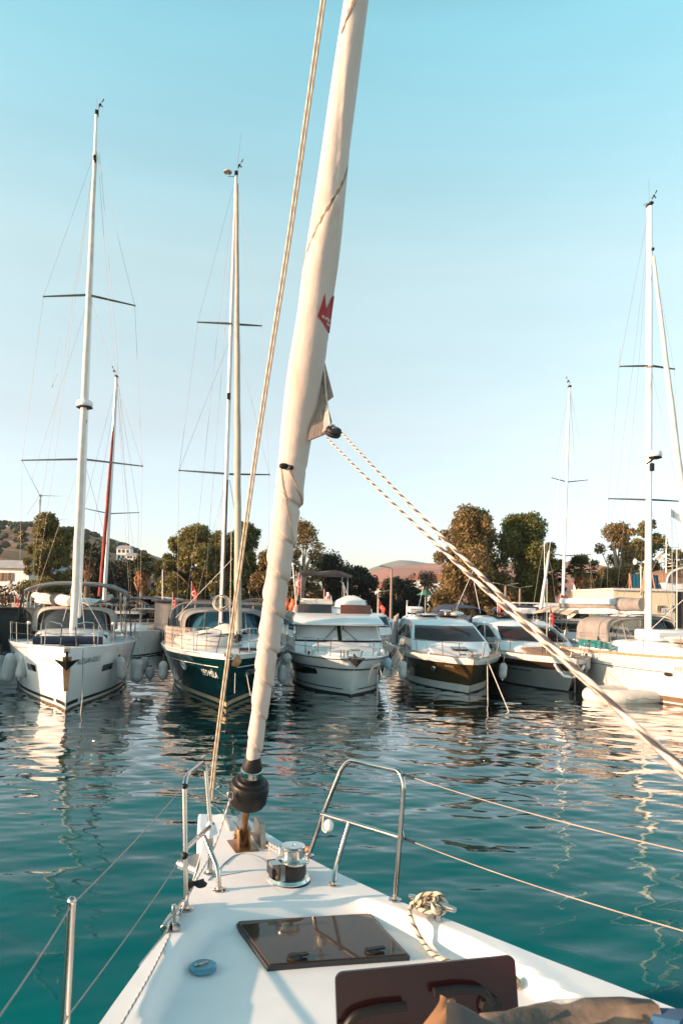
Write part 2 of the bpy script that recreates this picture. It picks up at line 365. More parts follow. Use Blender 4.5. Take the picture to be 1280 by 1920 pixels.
hill('red_hill', [(560, 1115), (640, 1096), (690, 1073), (720, 1064), (770, 1060), (815, 1057), (900, 1062), (1000, 1060), (1060, 1054), (1120, 1070), (1240, 1090), (1400, 1105)], 1300, 420,
     scrub_mat('red_heath', (.30, .13, .085), (.10, .06, .035), 1.10, .05), 3, 5)
hill('distant_mountain', [(560, 1112), (640, 1092), (690, 1068), (720, 1058), (745, 1052), (765, 1053), (790, 1057), (830, 1060), (930, 1062), (1080, 1066), (1230, 1072), (1400, 1095)], 2600, 700,
     scrub_mat('far_mountain', (.16, .15, .13), (.09, .11, .08), 1.0, .012), 3, 9, .03)
rs = random.Random(4); bush = MB()
for i in range(260):
    px = rs.uniform(-120, 330); t = rs.random(); Y = rs.uniform(270, 415); p = P(px, 1000, Y)
    ridge_z = float(np.interp(px, [-120, 40, 160, 250, 350, 420], [P(0, 978, 420).z, P(0, 988, 420).z, P(0, 999, 420).z, P(0, 1027, 420).z, P(0, 1075, 420).z, 4]))
    k = math.cos(((Y-230)/380-.5)*math.pi)**.9; z = 1.5+(ridge_z-1.5)*k
    r_ = rs.uniform(.8, 2.0); bush.ball((p.x, Y, z+r_*.3), (r_*1.2, r_*1.2, r_*.8), 7, 5, lambda v: rs.uniform(.7, 1.2))
struct(bush.build('hillside_shrubs', pm('dark_scrub', (.032, .038, .018), .95, var=.4, scale=.6)), 'stuff')

# ---------------------------------------------------------------- trees
LEAF = {'olive': pm('olive_leaf', (.24, .190, .050), .6, var=.35, scale=.7, island=(.075, .090, .022), trans=.32),
        'euc': pm('eucalyptus_leaf', (.30, .18, .065), .6, var=.35, scale=.7, island=(.11, .105, .036), trans=.32),
        'green': pm('green_leaf', (.19, .175, .034), .6, var=.3, scale=.7, island=(.050, .075, .020), trans=.32),
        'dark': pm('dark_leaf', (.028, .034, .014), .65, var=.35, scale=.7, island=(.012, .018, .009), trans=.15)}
BARK = pm('bark', (.16, .11, .075), .9, var=.35, scale=6, streak=(4, 4, .6)); BARK_P = pm('pale_bark', (.42, .33, .25), .85, var=.25, scale=5)
def leaf_cloud(blobs, n, size, rr, droop=.3):
    vs = np.zeros((n*4, 3)); w = np.array([b[1]**2 for b in blobs]); ch = rr.choice(len(blobs), n, p=w/w.sum())
    c = np.array([list(b[0]) for b in blobs])[ch]; R = np.array([b[1] for b in blobs])[ch]; sq = np.array([b[2] for b in blobs])[ch]
    d = rr.normal(size=(n, 3)); d /= np.linalg.norm(d, axis=1)[:, None]; rad = R*(rr.random(n)**.42)*(.85+.3*rr.random(n))
    pos = c+d*rad[:, None]*np.stack([np.ones(n), np.ones(n), sq], 1)
    u = rr.normal(size=(n, 3)); u[:, 2] -= droop*1.5; u /= np.linalg.norm(u, axis=1)[:, None]
    v = np.cross(u, rr.normal(size=(n, 3))); v /= np.linalg.norm(v, axis=1)[:, None]
    s = size*(.6+.8*rr.random(n))[:, None]
    P4 = np.stack([pos-u*s, pos+v*s*.42, pos+u*s, pos-v*s*.42], 1).reshape(-1, 3)
    return P4
def tree(name, label, px, ytop, Y, wpx, kind, seed, n=6500, base=.30, nb=20, size=.17, bark=BARK, group=None, elong=1., limbs=9, shape='round', gz=1.0):
    rr = np.random.default_rng(seed); top = P(px, ytop, Y); g = Vector((top.x, Y, gz)); Hh = top.z-gz; w = wpx*1.34*Y/FPX; n = int(n*2.7); nb = int(nb*1.5); size *= .80
    root = thing(name, label, 'tree', g, 0, group); blobs = []
    zc0, zc1 = Hh*base, Hh
    for i in range(nb):
        t = (i+rr.random())/nb; z = lerp(zc0, zc1, t)
        prof = math.sin(math.pi*min(1, .16+.84*t))**.6 if shape == 'round' else (1-.75*t)**.8*(.55+.45*min(1, t*5))
        ra = w*.5*prof*math.sqrt(rr.random())*.82; an = rr.random()*6.283
        br = w*(.070+.125*rr.random()**1.5)*(1 if shape == 'round' else 1.0-.45*t)
        z = min(z, zc1-br*.7*elong)
        blobs.append((np.array([ra*math.cos(an), ra*math.sin(an)*.9, z]), br, elong*(.8+.4*rr.random())))
    # a few loose sprays outside the main mass, and the very top
    for i in range(7):
        t = rr.random(); an = rr.random()*6.283; blobs.append((np.array([w*.47*math.cos(an), w*.4*math.sin(an), lerp(zc0, zc1*.95, t)]), w*.075, 1.))
    blobs.append((np.array([0, 0, Hh-w*.1]), w*.12, 1.2))
    p4 = leaf_cloud(blobs, n, size, rr); me = bpy.data.meshes.new('crown'); N = len(p4)//4
    me.from_pydata(p4.tolist(), [], np.arange(N*4).reshape(N, 4).tolist()); me.materials.append(LEAF[kind]); me.update()
    o = bpy.data.objects.new('crown', me); COL.objects.link(o); o.parent = root
    m = MB(); r0 = max(.12, w*.045); m.tube(spline([(0, 0, -.3), (.1*w*rr.normal()*.3, 0, Hh*.25), (0, .05*w, Hh*.55), (0, 0, Hh*.8)], 4), [r0*(1-.8*k/12) for k in range(13)], 8)
    for i in range(limbs):
        b = blobs[int(rr.integers(len(blobs)))][0]; z0 = min(Hh*(.12+.4*rr.random()), b[2]*.8); mid = (b[0]*.45, b[1]*.45, lerp(z0, b[2], .6))
        m.tube(spline([(0, 0, z0), mid, tuple(b)], 4), [r0*.5*(1-.85*k/8) for k in range(9)], 6)
    m.build('trunk', bark, root)
    return root
TG = 'trees behind the moored boats'
tree('tree', 'broad dense olive tree beside the white house on the left shore', 92, 966, 62, 78, 'olive', 11, n=9500, base=.2, nb=26, group=TG)
tree('tree', 'dark leafy tree low behind the red furled sail', 172, 1035, 70, 96, 'dark', 12, n=4500, base=.1, nb=16, group=TG)
tree('tree', 'dark leafy tree right of the red furled sail, below the hill', 236, 1052, 74, 90, 'dark', 13, n=4500, base=.1, group=TG)
tree('tree', 'narrow olive tree left of a taller twin behind the dark blue sailboat', 327, 1010, 64, 74, 'olive', 14, n=5500, base=.15, group=TG)
tree('tree', 'tall rounded olive tree just left of the silver mast', 378, 988, 62, 104, 'olive', 15, n=10500, base=.15, nb=24, group=TG)
tree('tree', 'yellow green tree between the silver mast and the striped halyard', 462, 984, 63, 84, 'green', 16, n=9000, base=.15, nb=22, group=TG)
tree('tree', 'thin airy eucalyptus with see-through crown right of the big furled sail', 570, 978, 62, 82, 'euc', 17, n=2600, base=.25, size=.15, bark=BARK_P, group=TG)
tree('tree', 'brownish eucalyptus low behind the big furled sail', 508, 1030, 61, 80, 'euc', 18, n=5500, base=.1, group=TG)
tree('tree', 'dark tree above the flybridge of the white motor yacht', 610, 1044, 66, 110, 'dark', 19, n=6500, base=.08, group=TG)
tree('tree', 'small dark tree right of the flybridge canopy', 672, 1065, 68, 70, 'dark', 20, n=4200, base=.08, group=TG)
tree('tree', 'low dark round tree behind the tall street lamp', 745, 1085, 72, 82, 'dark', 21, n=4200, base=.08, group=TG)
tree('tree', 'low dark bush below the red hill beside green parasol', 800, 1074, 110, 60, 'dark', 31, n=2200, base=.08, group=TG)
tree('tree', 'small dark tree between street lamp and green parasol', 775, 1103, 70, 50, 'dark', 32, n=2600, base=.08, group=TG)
tree('tree', 'tall drooping eucalyptus with rusty leaves above the brown motor cruiser', 888, 956, 60, 124, 'euc', 22, n=13000, base=.08, nb=30, bark=BARK_P, elong=1.25, group=TG)
tree('tree', 'tall bright green conifer-like tree beside the rusty eucalyptus', 976, 968, 62, 106, 'green', 23, n=13000, base=.1, nb=28, elong=1.2, group=TG)
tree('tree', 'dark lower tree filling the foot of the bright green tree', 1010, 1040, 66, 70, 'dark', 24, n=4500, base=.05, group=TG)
tree('tree', 'spreading loose tree left of the right sailboat mast, pale limbs showing', 1160, 985, 66, 84, 'euc', 25, n=4200, base=.34, nb=16, size=.16, bark=BARK_P, limbs=14, group=TG)
tree('tree', 'leafy tree just behind the right sailboat mast', 1212, 978, 70, 72, 'olive', 26, n=4600, base=.3, nb=14, bark=BARK_P, limbs=12, group=TG)
tree('tree', 'rusty shrub-like tree behind the palm near the yellow building', 1128, 1068, 76, 70, 'euc', 27, n=3000, base=.05, group=TG)
# low scrub and hedges filling the shore under the trees
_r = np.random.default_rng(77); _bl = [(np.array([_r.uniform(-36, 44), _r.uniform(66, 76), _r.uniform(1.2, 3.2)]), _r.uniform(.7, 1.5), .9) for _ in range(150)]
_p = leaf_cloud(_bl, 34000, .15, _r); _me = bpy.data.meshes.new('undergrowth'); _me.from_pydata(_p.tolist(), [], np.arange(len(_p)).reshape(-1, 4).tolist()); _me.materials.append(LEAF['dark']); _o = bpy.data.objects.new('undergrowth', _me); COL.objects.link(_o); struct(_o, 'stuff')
# palms
PF = pm('palm_frond', (.085, .085, .022), .55, var=.3, scale=1, island=(.030, .045, .015)); PD = pm('dead_frond', (.36, .17, .065), .85, var=.35, scale=2, island=(.20, .095, .04))
def palm(label, px, ytop, Y, wpx, seed, skirt=True):
    r = random.Random(seed); top = P(px, ytop, Y); g = Vector((top.x, Y, 1.0)); w = wpx*Y/FPX; Hh = top.z-1.0-w*.3
    root = thing('palm_tree', label, 'palm', g, 0, 'palms behind the moored boats')
    MB().tube([(0, 0, -.3), (.05, 0, Hh*.5), (0, 0, Hh)], [.26, .22, .2], 10).build('trunk', BARK, root)
    m = MB()
    for i in range(46):
        an = r.uniform(0, 6.283); el = r.uniform(-.5, 1.35); L = w*.5*r.uniform(.8, 1.1)
        d = Vector((math.cos(an)*math.cos(el), math.sin(an)*math.cos(el), math.sin(el))); side = d.cross(Vector((0, 0, 1))).normalized(); up = side.cross(d)
        base = Vector((0, 0, Hh)); hub = base+d*L*.5
        m.tube([base, hub], .015, 4)
        for k in range(9):
            a = (k-4)*.26; ld = (d*math.cos(a)+side*math.sin(a)); l = L*.55*(1-.06*abs(k-4))
            tip = hub+ld*l-Vector((0, 0, l*r.uniform(.15, .45))); sw = ld.cross(up).normalized()*.035*w
            m.add([hub, hub+ld*l*.5+sw, tip, hub+ld*l*.5-sw], [(0, 1, 2, 3)])
    m.build('fronds', PF, root, smooth=0)
    if skirt:
        m = MB()
        for i in range(150):
            an = r.uniform(0, 6.283); z0 = Hh-r.uniform(0, .5)*Hh*.55; L = r.uniform(.5, 1.0); ra = r.uniform(.25, .5)
            a = Vector((math.cos(an)*.2, math.sin(an)*.2, z0)); b = Vector((math.cos(an)*ra*1.4, math.sin(an)*ra*1.4, z0-L*.45)); c = Vector((math.cos(an)*ra, math.sin(an)*ra, z0-L)); s_ = Vector((-math.sin(an), math.cos(an), 0))*.09
            m.add([a, b+s_, c, b-s_], [(0, 1, 2, 3)])
        m.build('dead_skirt', PD, root, smooth=0)
palm('palm with a long rusty skirt of dead fronds below the scrub hill', 268, 1046, 58, 62, 3)
palm('palm half hidden between the white mast and red furled sail', 165, 1022, 66, 60, 4)
palm('large fan palm left of the loose tree near the yellow building', 1090, 1046, 62, 74, 5)
palm('dark fan palm behind the far white mast', 1035, 1062, 64, 60, 6)
palm('palm at the right edge beside the domed roof', 1272, 1040, 74, 70, 7, False)

# ---------------------------------------------------------------- the hazy air of the bay
hz_m = bpy.data.materials.new('sea_haze'); hz_m.use_nodes = True; _n = hz_m.node_tree; _n.nodes.remove(_n.nodes['Principled BSDF'])
_v = _n.nodes.new('ShaderNodeVolumePrincipled'); _v.inputs['Density'].default_value = .00012; _v.inputs['Color'].default_value = (.80, .90, 1.0, 1); _v.inputs['Anisotropy'].default_value = .2
_n.links.new(_v.outputs[0], _n.nodes['Material Output'].inputs['Volume'])
struct(MB().box((0, 1900, 85), (6400, 4000, 176)).build('haze', hz_m, smooth=0), 'stuff')
# ---------------------------------------------------------------- boat kit: hulls, decks, rigs
class Hull:
    """hull surface: t runs bow -> stern, z is height above the water; local +y points aft"""
    def __init__(s, L, B, F, rake=.2, tr=.8, tmax=.55, pe=.85, wlr=.86, flare=1.4, entry=.3, draft=.55, rk=3.):
        s.__dict__.update(L=L, B=B, F=F, rake=rake, tr=tr, tmax=tmax, pe=pe, wlr=wlr, flare=flare, entry=entry, draft=draft, rk=rk)
    def fz(s, t):
        a, b, c = s.F
        return a+(b-a)*min(1, t/.65)**.9 if t < .65 else b+(c-b)*((t-.65)/.35)**1.5
    def hb(s, t):
        if t <= s.tmax: return s.B/2*max(0, math.sin(math.pi/2*t/s.tmax))**s.pe
        return s.B/2*(1-(1-s.tr)*((t-s.tmax)/(1-s.tmax))**1.8)
    def pt(s, t, z, side=1, off=0.):
        Fz = s.fz(t); u = max(0., min(1., z/Fz)); hd = s.hb(t); hw = hd*s.wlr*(1-math.exp(-t/s.entry*2.2))
        x = hw+(hd-hw)*u**s.flare
        if z < 0: x = hw*math.sqrt(max(0., 1-(z/s.draft)**2))
        y = t*s.L+s.rake*(1-z/Fz)*(1-t)**s.rk
        if off:
            a = s.pt(min(1, t+.01), z, 1); b = s.pt(t, min(Fz, z+.03), 1); c = s.pt(t, min(Fz, z+.03)-.03, 1); n = (b-c).cross(a-s.pt(t, z, 1))
            if n.length > 1e-9:
                n.normalize(); n = n if n.x > 0 or n.y < 0 else -n
                return Vector(((x+n.x*off)*side, y+n.y*off, z+n.z*off))
        return Vector((x*side, y, z))
    def ts(s, n=34): return [(k/(n-1))**1.7 for k in range(n)]
    def shell(s, zf=(1, .93, .86, .78, .7, .6, .5, .4, .3, .2, .1, 0), zb=(-.1, -.25, -.4)):
        rows = []
        for t in s.ts():
            zs = [s.fz(t)*k for k in zf]+list(zb); r = [s.pt(t, z, -1) for z in zs]+[Vector((0, s.pt(t, 0).y, -s.draft))]+[s.pt(t, z, 1) for z in zs[::-1]]; rows.append(r)
        m = MB().grid(rows); n = len(rows[0]); o = (len(rows)-1)*n; m.f.append([o+k for k in range(n)]); return m
    def strip(s, z0, z1, t0=0., t1=1., off=.006, sides=(-1, 1), n=30, absz=True):
        """a band hugging the topsides between two heights (metres, or functions of t)"""
        f0 = z0 if callable(z0) else (lambda t: z0); f1 = z1 if callable(z1) else (lambda t: z1); m = MB()
        for sd in sides:
            rows = []
            for k in range(n):
                t = lerp(t0, t1, (k/(n-1))**1.5); rows.append([s.pt(t, lerp(f0(t), f1(t), q/4), sd, off) for q in range(5)])
            m.slab(rows, -.004 if sd > 0 else .004) if False else m.grid(rows)
        return m
    def deck(s, dz=0., camber=.06, inset=.0, n=9, t1=1.):
        rows = []
        for t in s.ts():
            if t > t1: break
            h = max(0., s.hb(t)-inset*min(1, t*8)); z = s.fz(t)+dz; y = s.pt(t, s.fz(t)).y
            rows.append([Vector((h*(2*k/(n-1)-1), y, z+camber*min(1, h)*(1-(2*k/(n-1)-1)**2))) for k in range(n)])
        return MB().grid(rows)
    def edge(s, dz=0., t0=0., t1=1., inset=0., n=26):
        """deck edge points, port side then round the bow to starboard"""
        o = []
        for sd in (-1, 1):
            q = [(t0+(t1-t0)*(k/(n-1))**1.5) for k in range(n)]
            pts = [Vector((max(0, s.hb(t)-inset)*sd, s.pt(t, s.fz(t)).y, s.fz(t)+dz)) for t in q]; o.append(pts)
        return o
    def text(s, word, size, t, z, side, mat, parent, off=.012, name='boat_name', slant=0.):
        vs, fs = text_pts(word, size); m = MB(); o = []
        for x, y, _ in vs:
            # running metres along the topsides -> t
            tt = t+side*(x)/s.L*1.0; o.append(s.pt(max(.001, tt), z+y+slant*x, side, off))
        m.add(o, fs); return m.build(name, mat, parent, smooth=0)
class Boat:
    def __init__(s, name, label, cat, loc, aft, hull, group=None):
        a = Vector((aft[0], aft[1])).normalized(); s.th = math.atan2(a.x, a.y); s.loc = Vector((loc[0], loc[1], 0)); s.h = hull
        s.root = thing(name, label, cat, s.loc, -s.th, group); s.M = Matrix.Translation(s.loc)@Matrix.Rotation(-s.th, 4, 'Z'); s.I = s.M.inverted()
    def w(s, p): return s.M@Vector(p)
    def l(s, p): return s.I@Vector(p)
    def px(s, x, y, Y): return s.I@P(x, y, Y)
    def part(s, mb, name, mat, **k): return mb.build(name, mat, k.pop('parent', s.root), **k)
def hull_parts(b, hullmat, stripe=None, foul=None, rail=None, deckmat=None, zs=.06, zt=.16):
    h = b.h; hu = b.part(h.shell(), 'hull', hullmat, smooth=50)
    if stripe: b.part(h.strip(zs, zt), 'boot_stripe', stripe, parent=hu)
    if foul: b.part(h.strip(-.12, .05), 'antifouling', foul, parent=hu)
    b.part(h.deck(-.02), 'deck', deckmat or DECKM, smooth=50)
    m = MB()
    for e in h.edge(.015, 0, 1, .015): m.tube(e, .022, 6)
    b.part(m, 'toe_rail', rail or GEL)
    return hu
def coachroof(b, y0, y1, w0, w1, h0, h1, z0, mat=None, n=14, crown=.06, win=None):
    """long low cabin top; z0(y) is the deck height under it"""
    rings = []
    for k in range(n):
        t = k/(n-1); y = lerp(y0, y1, t); e = math.sin(min(1., t*2.2)*math.pi/2); w = lerp(w0, w1, e); hh = lerp(h0, h1, e); z = z0(y)-.05
        ring = [(-w, y, z)]
        for q in range(9):
            a = math.pi*(q/8); xx = -math.copysign(abs(math.cos(a))**.35, math.cos(a))*w*.92; zz = z+hh*(abs(math.sin(a))**.35)+crown*(1-(xx/w)**2)*e
            ring.append((xx, y+.0, zz))
        ring.append((w, y, z)); rings.append(ring)
    return b.part(MB().loft(rings), 'coachroof', mat or GEL, smooth=50)
def arch_rows(y0, y1, w0, w1, z0, z1a, z1b, n=12, m=17, pw=.45, sweep=0.):
    """rows of points of a canvas hood: arches across the boat from y0 to y1"""
    rows = []
    for k in range(n):
        t = k/(n-1); y = lerp(y0, y1, t); w = lerp(w0, w1, t); top = lerp(z1a, z1b, 1-(1-t)**2); row = []
        for q in range(m):
            a = math.pi*q/(m-1); c, s_ = math.cos(a), math.sin(a)
            row.append(Vector((-math.copysign(abs(c)**pw, c)*w, y+sweep*(1-s_), z0+(top-z0)*abs(s_)**pw)))
        rows.append(row)
    return rows
def hood(b, y0, y1, w0, w1, z0, zf, zb, canvas, vinyl, name='sprayhood', slope=.55, panes=3):
    """sprayhood: sloping clear front panes with a canvas roof behind"""
    front = []                                     # front sheet from its foot up to the brow
    for k in range(7):
        t = k/6; row = []
        for q in range(21):
            a = math.pi*q/20; c = math.cos(a); s_ = math.sin(a); xx = -math.copysign(abs(c)**.6, c)*lerp(w0*1.02, w0*.93, t)
            yy = y0+slope*t+(abs(c)**2.2)*(y1-y0)*.55*(1-.35*t)
            row.append(Vector((xx, yy, z0+(zf-z0)*t*(abs(s_)**.22 if t > .0 else 1))))
        front.append(row)
    r = b.part(MB().slab(arch_rows(y0+slope, y1, w0*.93, w1, z0+.02, zf, zb, pw=.42, sweep=.15), .02), name, canvas, smooth=60)
    f_ = b.part(MB().slab([row[1:20] for row in front[:]], .004), 'hood_window', vinyl, parent=r, smooth=60)
    m = MB()
    for q in ([0, 20]+[round(20*(i+1)/(panes+0.0)) for i in range(panes-1)]): m.tube([row[q]+Vector((0, -.01, 0)) for row in front], .024, 5)
    m.tube([p+Vector((0, -.01, 0)) for p in front[0]], .03, 5); m.tube([p+Vector((0, -.008, .01)) for p in front[-1]], .035, 6)
    b.part(m, 'hood_seam', canvas, parent=r)
    return r
def bimini(b, y0, y1, w, zt, zd, canvas, name='bimini', th=.05):
    rows = []
    for k in range(9):
        t = k/8; row = []
        for q in range(15):
            u = 2*q/14-1; row.append(Vector((u*w, lerp(y0, y1, t), zt-.30*abs(u)**3.2-.10*(2*t-1)**2)))
        rows.append(row)
    r = b.part(MB().slab(rows, th), name, canvas, smooth=60)
    for y, dy in ((y0, .5), ((y0+y1)/2, 0), (y1, -.5)):
        m = MB().tube(fillet([(-w*.98, y+dy, zd), (-w, y, zt-.38), (-w*.6, y, zt-.09), (w*.6, y, zt-.09), (w, y, zt-.38), (w*.98, y+dy, zd)], .3), .016, 6); b.part(m, 'bimini_frame', STEEL, parent=r)
    return r
def pulpit(b, side, pts, mat=STEEL, r=.013, name='pulpit'):
    m = MB()
    for seg in pts: m.tube(fillet([(x*side, y, z) for x, y, z in seg], .09), r, 7)
    return b.part(m, name, mat)
def stanchions(b, ts, hgt=.62, sides=(-1, 1), lines=True, t0=None, mat=STEEL):
    h = b.h
    for sd in sides:
        tops = []
        for t in ts:
            e = Vector((max(.02, h.hb(t)-.06)*sd, h.pt(t, h.fz(t)).y, h.fz(t))); tp = e+Vector((.03*sd, 0, hgt)); tops.append(tp)
            b.part(MB().tube([e, tp], .013, 7).lathe([(.035, 0), (.03, .03), (.014, .05)], e, 8), 'stanchion', mat)
        if lines:
            for f in (1., .52):
                q = [tops[0]]
                for a, c in zip(tops, tops[1:]): q += sag(a, c, .012, 4)[1:]
                b.part(MB().tube([p+Vector((0, 0, -(1-f)*hgt-.012)) for p in q], .0045, 4), 'lifeline', WIRE)
def mast(b, base, top, Y, r=.10, mat=ALU, tip=.6, Yt=None, name='mast', sx=.7, baseY=None):
    """a mast from measured foot to measured head"""
    a = b.px(*base, baseY or Y); c = b.px(*top, Yt or Y); n = 14
    pts = [a.lerp(c, k/n) for k in range(n+1)]
    m = MB().tube(pts, [r*(1 if k < n*.7 else lerp(1, tip, (k-n*.7)/(n*.3))) for k in range(n+1)], 14, sx=sx)
    return b.part(m, name, mat), a, c
def wires(b, lines, Y, r=.007, mat=WIRE, name='shroud'):
    for ln in lines:
        dY = ln[0] if not hasattr(ln[0], '__len__') else 0.
        pts = [q for q in ln if hasattr(q, '__len__')]; n = len(pts)
        b.part(MB().tube([b.px(x, y, Y+dY*k/max(1, n-1)) for k, (x, y) in enumerate(pts)], r, 4), name, mat)
def spreader(b, mst, root, tip, Y, sweep=.35, r=.03, mat=STEEL_D):
    a = b.px(*root, Y); c = b.px(*tip, Y+sweep)
    return b.part(MB().tube([a, a.lerp(c, .5), c], [r*1.2, r, r*.7], 8, sx=1.9).ball(c, .035, 8, 6), 'spreader', mat, parent=mst)
def rolled(b, a, c, r0, r1, mat, name='furled_sail', n=40, fat=None, seed=1):
    a = Vector(a); c = Vector(c); rs_ = random.Random(seed); ph = rs_.uniform(0, 6)
    R = [(fat(k/n) if fat else lerp(r0, r1, k/n)) for k in range(n+1)]
    return b.part(MB().tube([a.lerp(c, k/n) for k in range(n+1)], R, 14, wob=lambda d, t: 1+.06*math.sin(t+d*2.2+ph)+.04*math.sin(2*t-d*5+ph)), name, mat, smooth=60)
def masthead(b, mst, px, py, Y, ant=(0, -30), vane=1):
    c = b.px(px, py, Y); m = MB().box(c+Vector((0, 0, .03)), (.12, .3, .08))
    b.part(m, 'masthead_fitting', BLACK, parent=mst)
    t = b.px(px+ant[0], py+ant[1], Y); b.part(MB().tube([c, t], [.006, .004], 4), 'aerial', WIRE, parent=mst)
    d = c+Vector((.10*vane, -.1, .30)); m = MB().tube([c, d], .006, 4).tube([d, d+Vector((.09*vane, 0, .2))], .006, 4).ball(d, .045, 8, 6).box(d+Vector((.09*vane, 0, .17)), (.03, .02, .12), ry=.4)
    for k in range(3): m.ball(d+Vector((.06*math.cos(k*2.1), .06*math.sin(k*2.1), -.05)), .03, 6, 4)
    b.part(m, 'wind_vane', BLACK, parent=mst)
def radar(b, mst, c, r=.24, mat=GEL, arm=None):
    pr = [(0, .0), (r*.55, .0), (r*.9, .03), (r, .09), (r*.99, .15), (r*.85, .21), (r*.4, .235), (0, .24)]
    o = b.part(MB().lathe(pr, c, 24), 'radar_dome', mat, parent=mst)
    m = MB().lathe([(r*.5, -.05), (r*.97, -.012), (r*.97, .004)], c, 20)
    if arm: m.tube([c, Vector(c)+Vector(arm)], .03, 6)
    b.part(m, 'radar_bracket', BLACK, parent=mst); return o
FCAP = None
def fender(label, top, ln=.62, r=.13, mat=None, hang=.5, tilt=(0, 0), ribs=True, group='fenders hanging between the moored boats'):
    """a long ribbed fender hanging on a line from its upper eye"""
    root = thing('fender', label, 'fender', top, 0, group); d = Vector((tilt[0], tilt[1], -1)).normalized()
    pr = [(0, 0), (.032, 0), (.036, .05), (r*.62, .08), (r*.9, .13), (r, .20)]
    prof = pr+[(r*(1.0 if k % 2 else .975), lerp(.20, ln-.20, k/10)) for k in range(11)]+[(x, ln-z) for x, z in pr[::-1]]
    MB().lathe(prof, (0, 0, 0), 18, d).build('fender_body', mat or RUB, root, smooth=50)
    MB().lathe([(0, -.005), (.034, -.005), (.04, .03), (.04, .07), (.0, .072)], (0, 0, 0), 10, d).build('end_cap', pm('fender_cap', (.02, .035, .05), .5), root)
    MB().tube(sag((0, 0, 0), (-tilt[0]*hang, -tilt[1]*hang, hang), .0, 3), .007, 5).build('lanyard', ROPE_G, root)
    return root
def flag(label, base, hgt, w, h, mat=RED, staff=.012, lean=(0, 0), droop=.8, emblem=True, group='red ensigns on the moored boats', furl=.45):
    root = thing('flag', label, 'flag', base, 0, group); top = Vector((lean[0], lean[1], hgt))
    MB().tube([(0, 0, 0), top], staff, 6).ball(top, staff*1.8, 8, 6).build('staff', ROPE_W, root)
    rows = []
    for k in range(9):
        u = k/8; row = []
        for q in range(8):
            v = q/7; row.append(top*(1-v*h/hgt)+Vector((u*w*furl, .10*math.sin(u*5+v)*u+.02, -u*w*droop+.03*math.sin(u*7))))
        rows.append(row)
    cl = MB().slab(rows, .004).build('cloth', mat, root)
    if emblem:
        c = rows[4][3]; m = MB()
        pts = []
        for k in range(15): a = math.radians(50+260*k/14); pts.append((math.cos(a)*h*.2, math.sin(a)*h*.2))
        for k in range(15): a = math.radians(310-260*k/14); pts.append((math.cos(a)*h*.155+h*.045, math.sin(a)*h*.155))
        m.prism(pts, .006, Matrix.Translation(c+Vector((0, -.03, 0)))@Matrix.Rotation(math.radians(90), 4, 'X')); m.build('crescent', GEL, cl, smooth=0)
    return root
def mooring(label, pts, r=.014, mat=None, name='mooring_rope', group='ropes running down into the water'):
    pts = [Vector(p) for p in pts]; o = MB().tube([p-pts[0] for p in pts], r, 7).build(name, mat or ROPE_W, None, loc=pts[0]); return tag(o, label, 'rope', group)
# ================================================================ white sailboat on the left
HULLW = pm('hull_white', (.76, .77, .77), .16, var=.03, scale=1.2, coat=.5, streak=(1, 1, .2))
LETTER = pm('dark_lettering', (.03, .03, .035), .5); LETTER_W = pm('white_lettering', (.75, .75, .72), .5)
FOUL = pm('antifouling_paint', (.035, .03, .024), .8, var=.4, scale=6); FOUL_B = pm('weedy_waterline', (.10, .075, .04), .85, var=.4, scale=5)
STEEL_BR = pm('brown_tinted_steel', (.30, .17, .085), .28, .8, var=.35, scale=7)  # stainless stem plate, its brown reflection put into the base colour
hA = Hull(13.0, 4.1, (1.58, 1.36, 1.30), rake=.12, tr=.86, tmax=.60, pe=.90, wlr=.84, flare=1.1, entry=.24, rk=4)
A = Boat('sailboat', 'white sailboat with two spreaders and radar dome moored bow-on at far left', 'sailboat', (-6.72, 18.55), (-.33, 1.0), hA, 'sailing yachts moored bow-on')
hullA = hull_parts(A, HULLW, None, FOUL_B)
A.part(hA.strip(.12, .22, .012, .085, .006), 'boot_stripe', BLACK, parent=hullA); A.part(hA.strip(.12, .20, .10, 1., .006), 'boot_stripe', BLACK, parent=hullA)
for sd in (-1, 1):
    A.part(MB().slab([[hA.pt(t, z, sd, .008) for z in (.80, .86, .92, .98)] for t in (.18, .195, .21, .225, .24)], .01), 'hull_window', GLASS_D, parent=hullA)
hA.text('RÜZGAR GÜLÜ', .20, .095, 1.20, 1, LETTER, hullA); hA.text('RÜZGAR GÜLÜ', .17, .085, 1.22, -1, pm('faint_lettering', (.42, .42, .42), .5), hullA)
zA = lambda y: hA.fz(max(0, y/13.0))
crA = coachroof(A, 2.6, 9.2, .55, 1.25, .10, .42, zA)
A.part(MB().slab([[Vector((x, 4.2-.35*(1-(x/1.0)**2)+dz*.9, zA(4.2)+.16+dz+.04*(1-x*x))) for dz in (0, .05, .1)] for x in [k*.1-1.0 for k in range(21)]], .012), 'cabin_window', GLASS_D, parent=crA)
for sd in (-1, 1):
    A.part(MB().slab([[Vector((1.27*sd, 5.3+k*.22, zA(6)+.10+q*.10*abs(math.sin(math.pi*(k+.6)/13.5))**.5)) for q in range(3)] for k in range(13)], .012*sd), 'cabin_window', GLASS_D, parent=crA)
A.part(MB().box((0, 3.4, zA(3.4)+.22), (.62, .6, .05)), 'deck_hatch', GLASS_D, bev=.02); A.part(MB().box((0, 1.7, zA(1.7)+.07), (.5, .5, .05)), 'deck_hatch', GLASS_D, bev=.02)
A.part(MB().tube([(-.95, 2.1, zA(2.1)+.16), (.85, 2.15, zA(2.1)+.16)], .12, 10), 'foredeck_cushion', CANV_N)
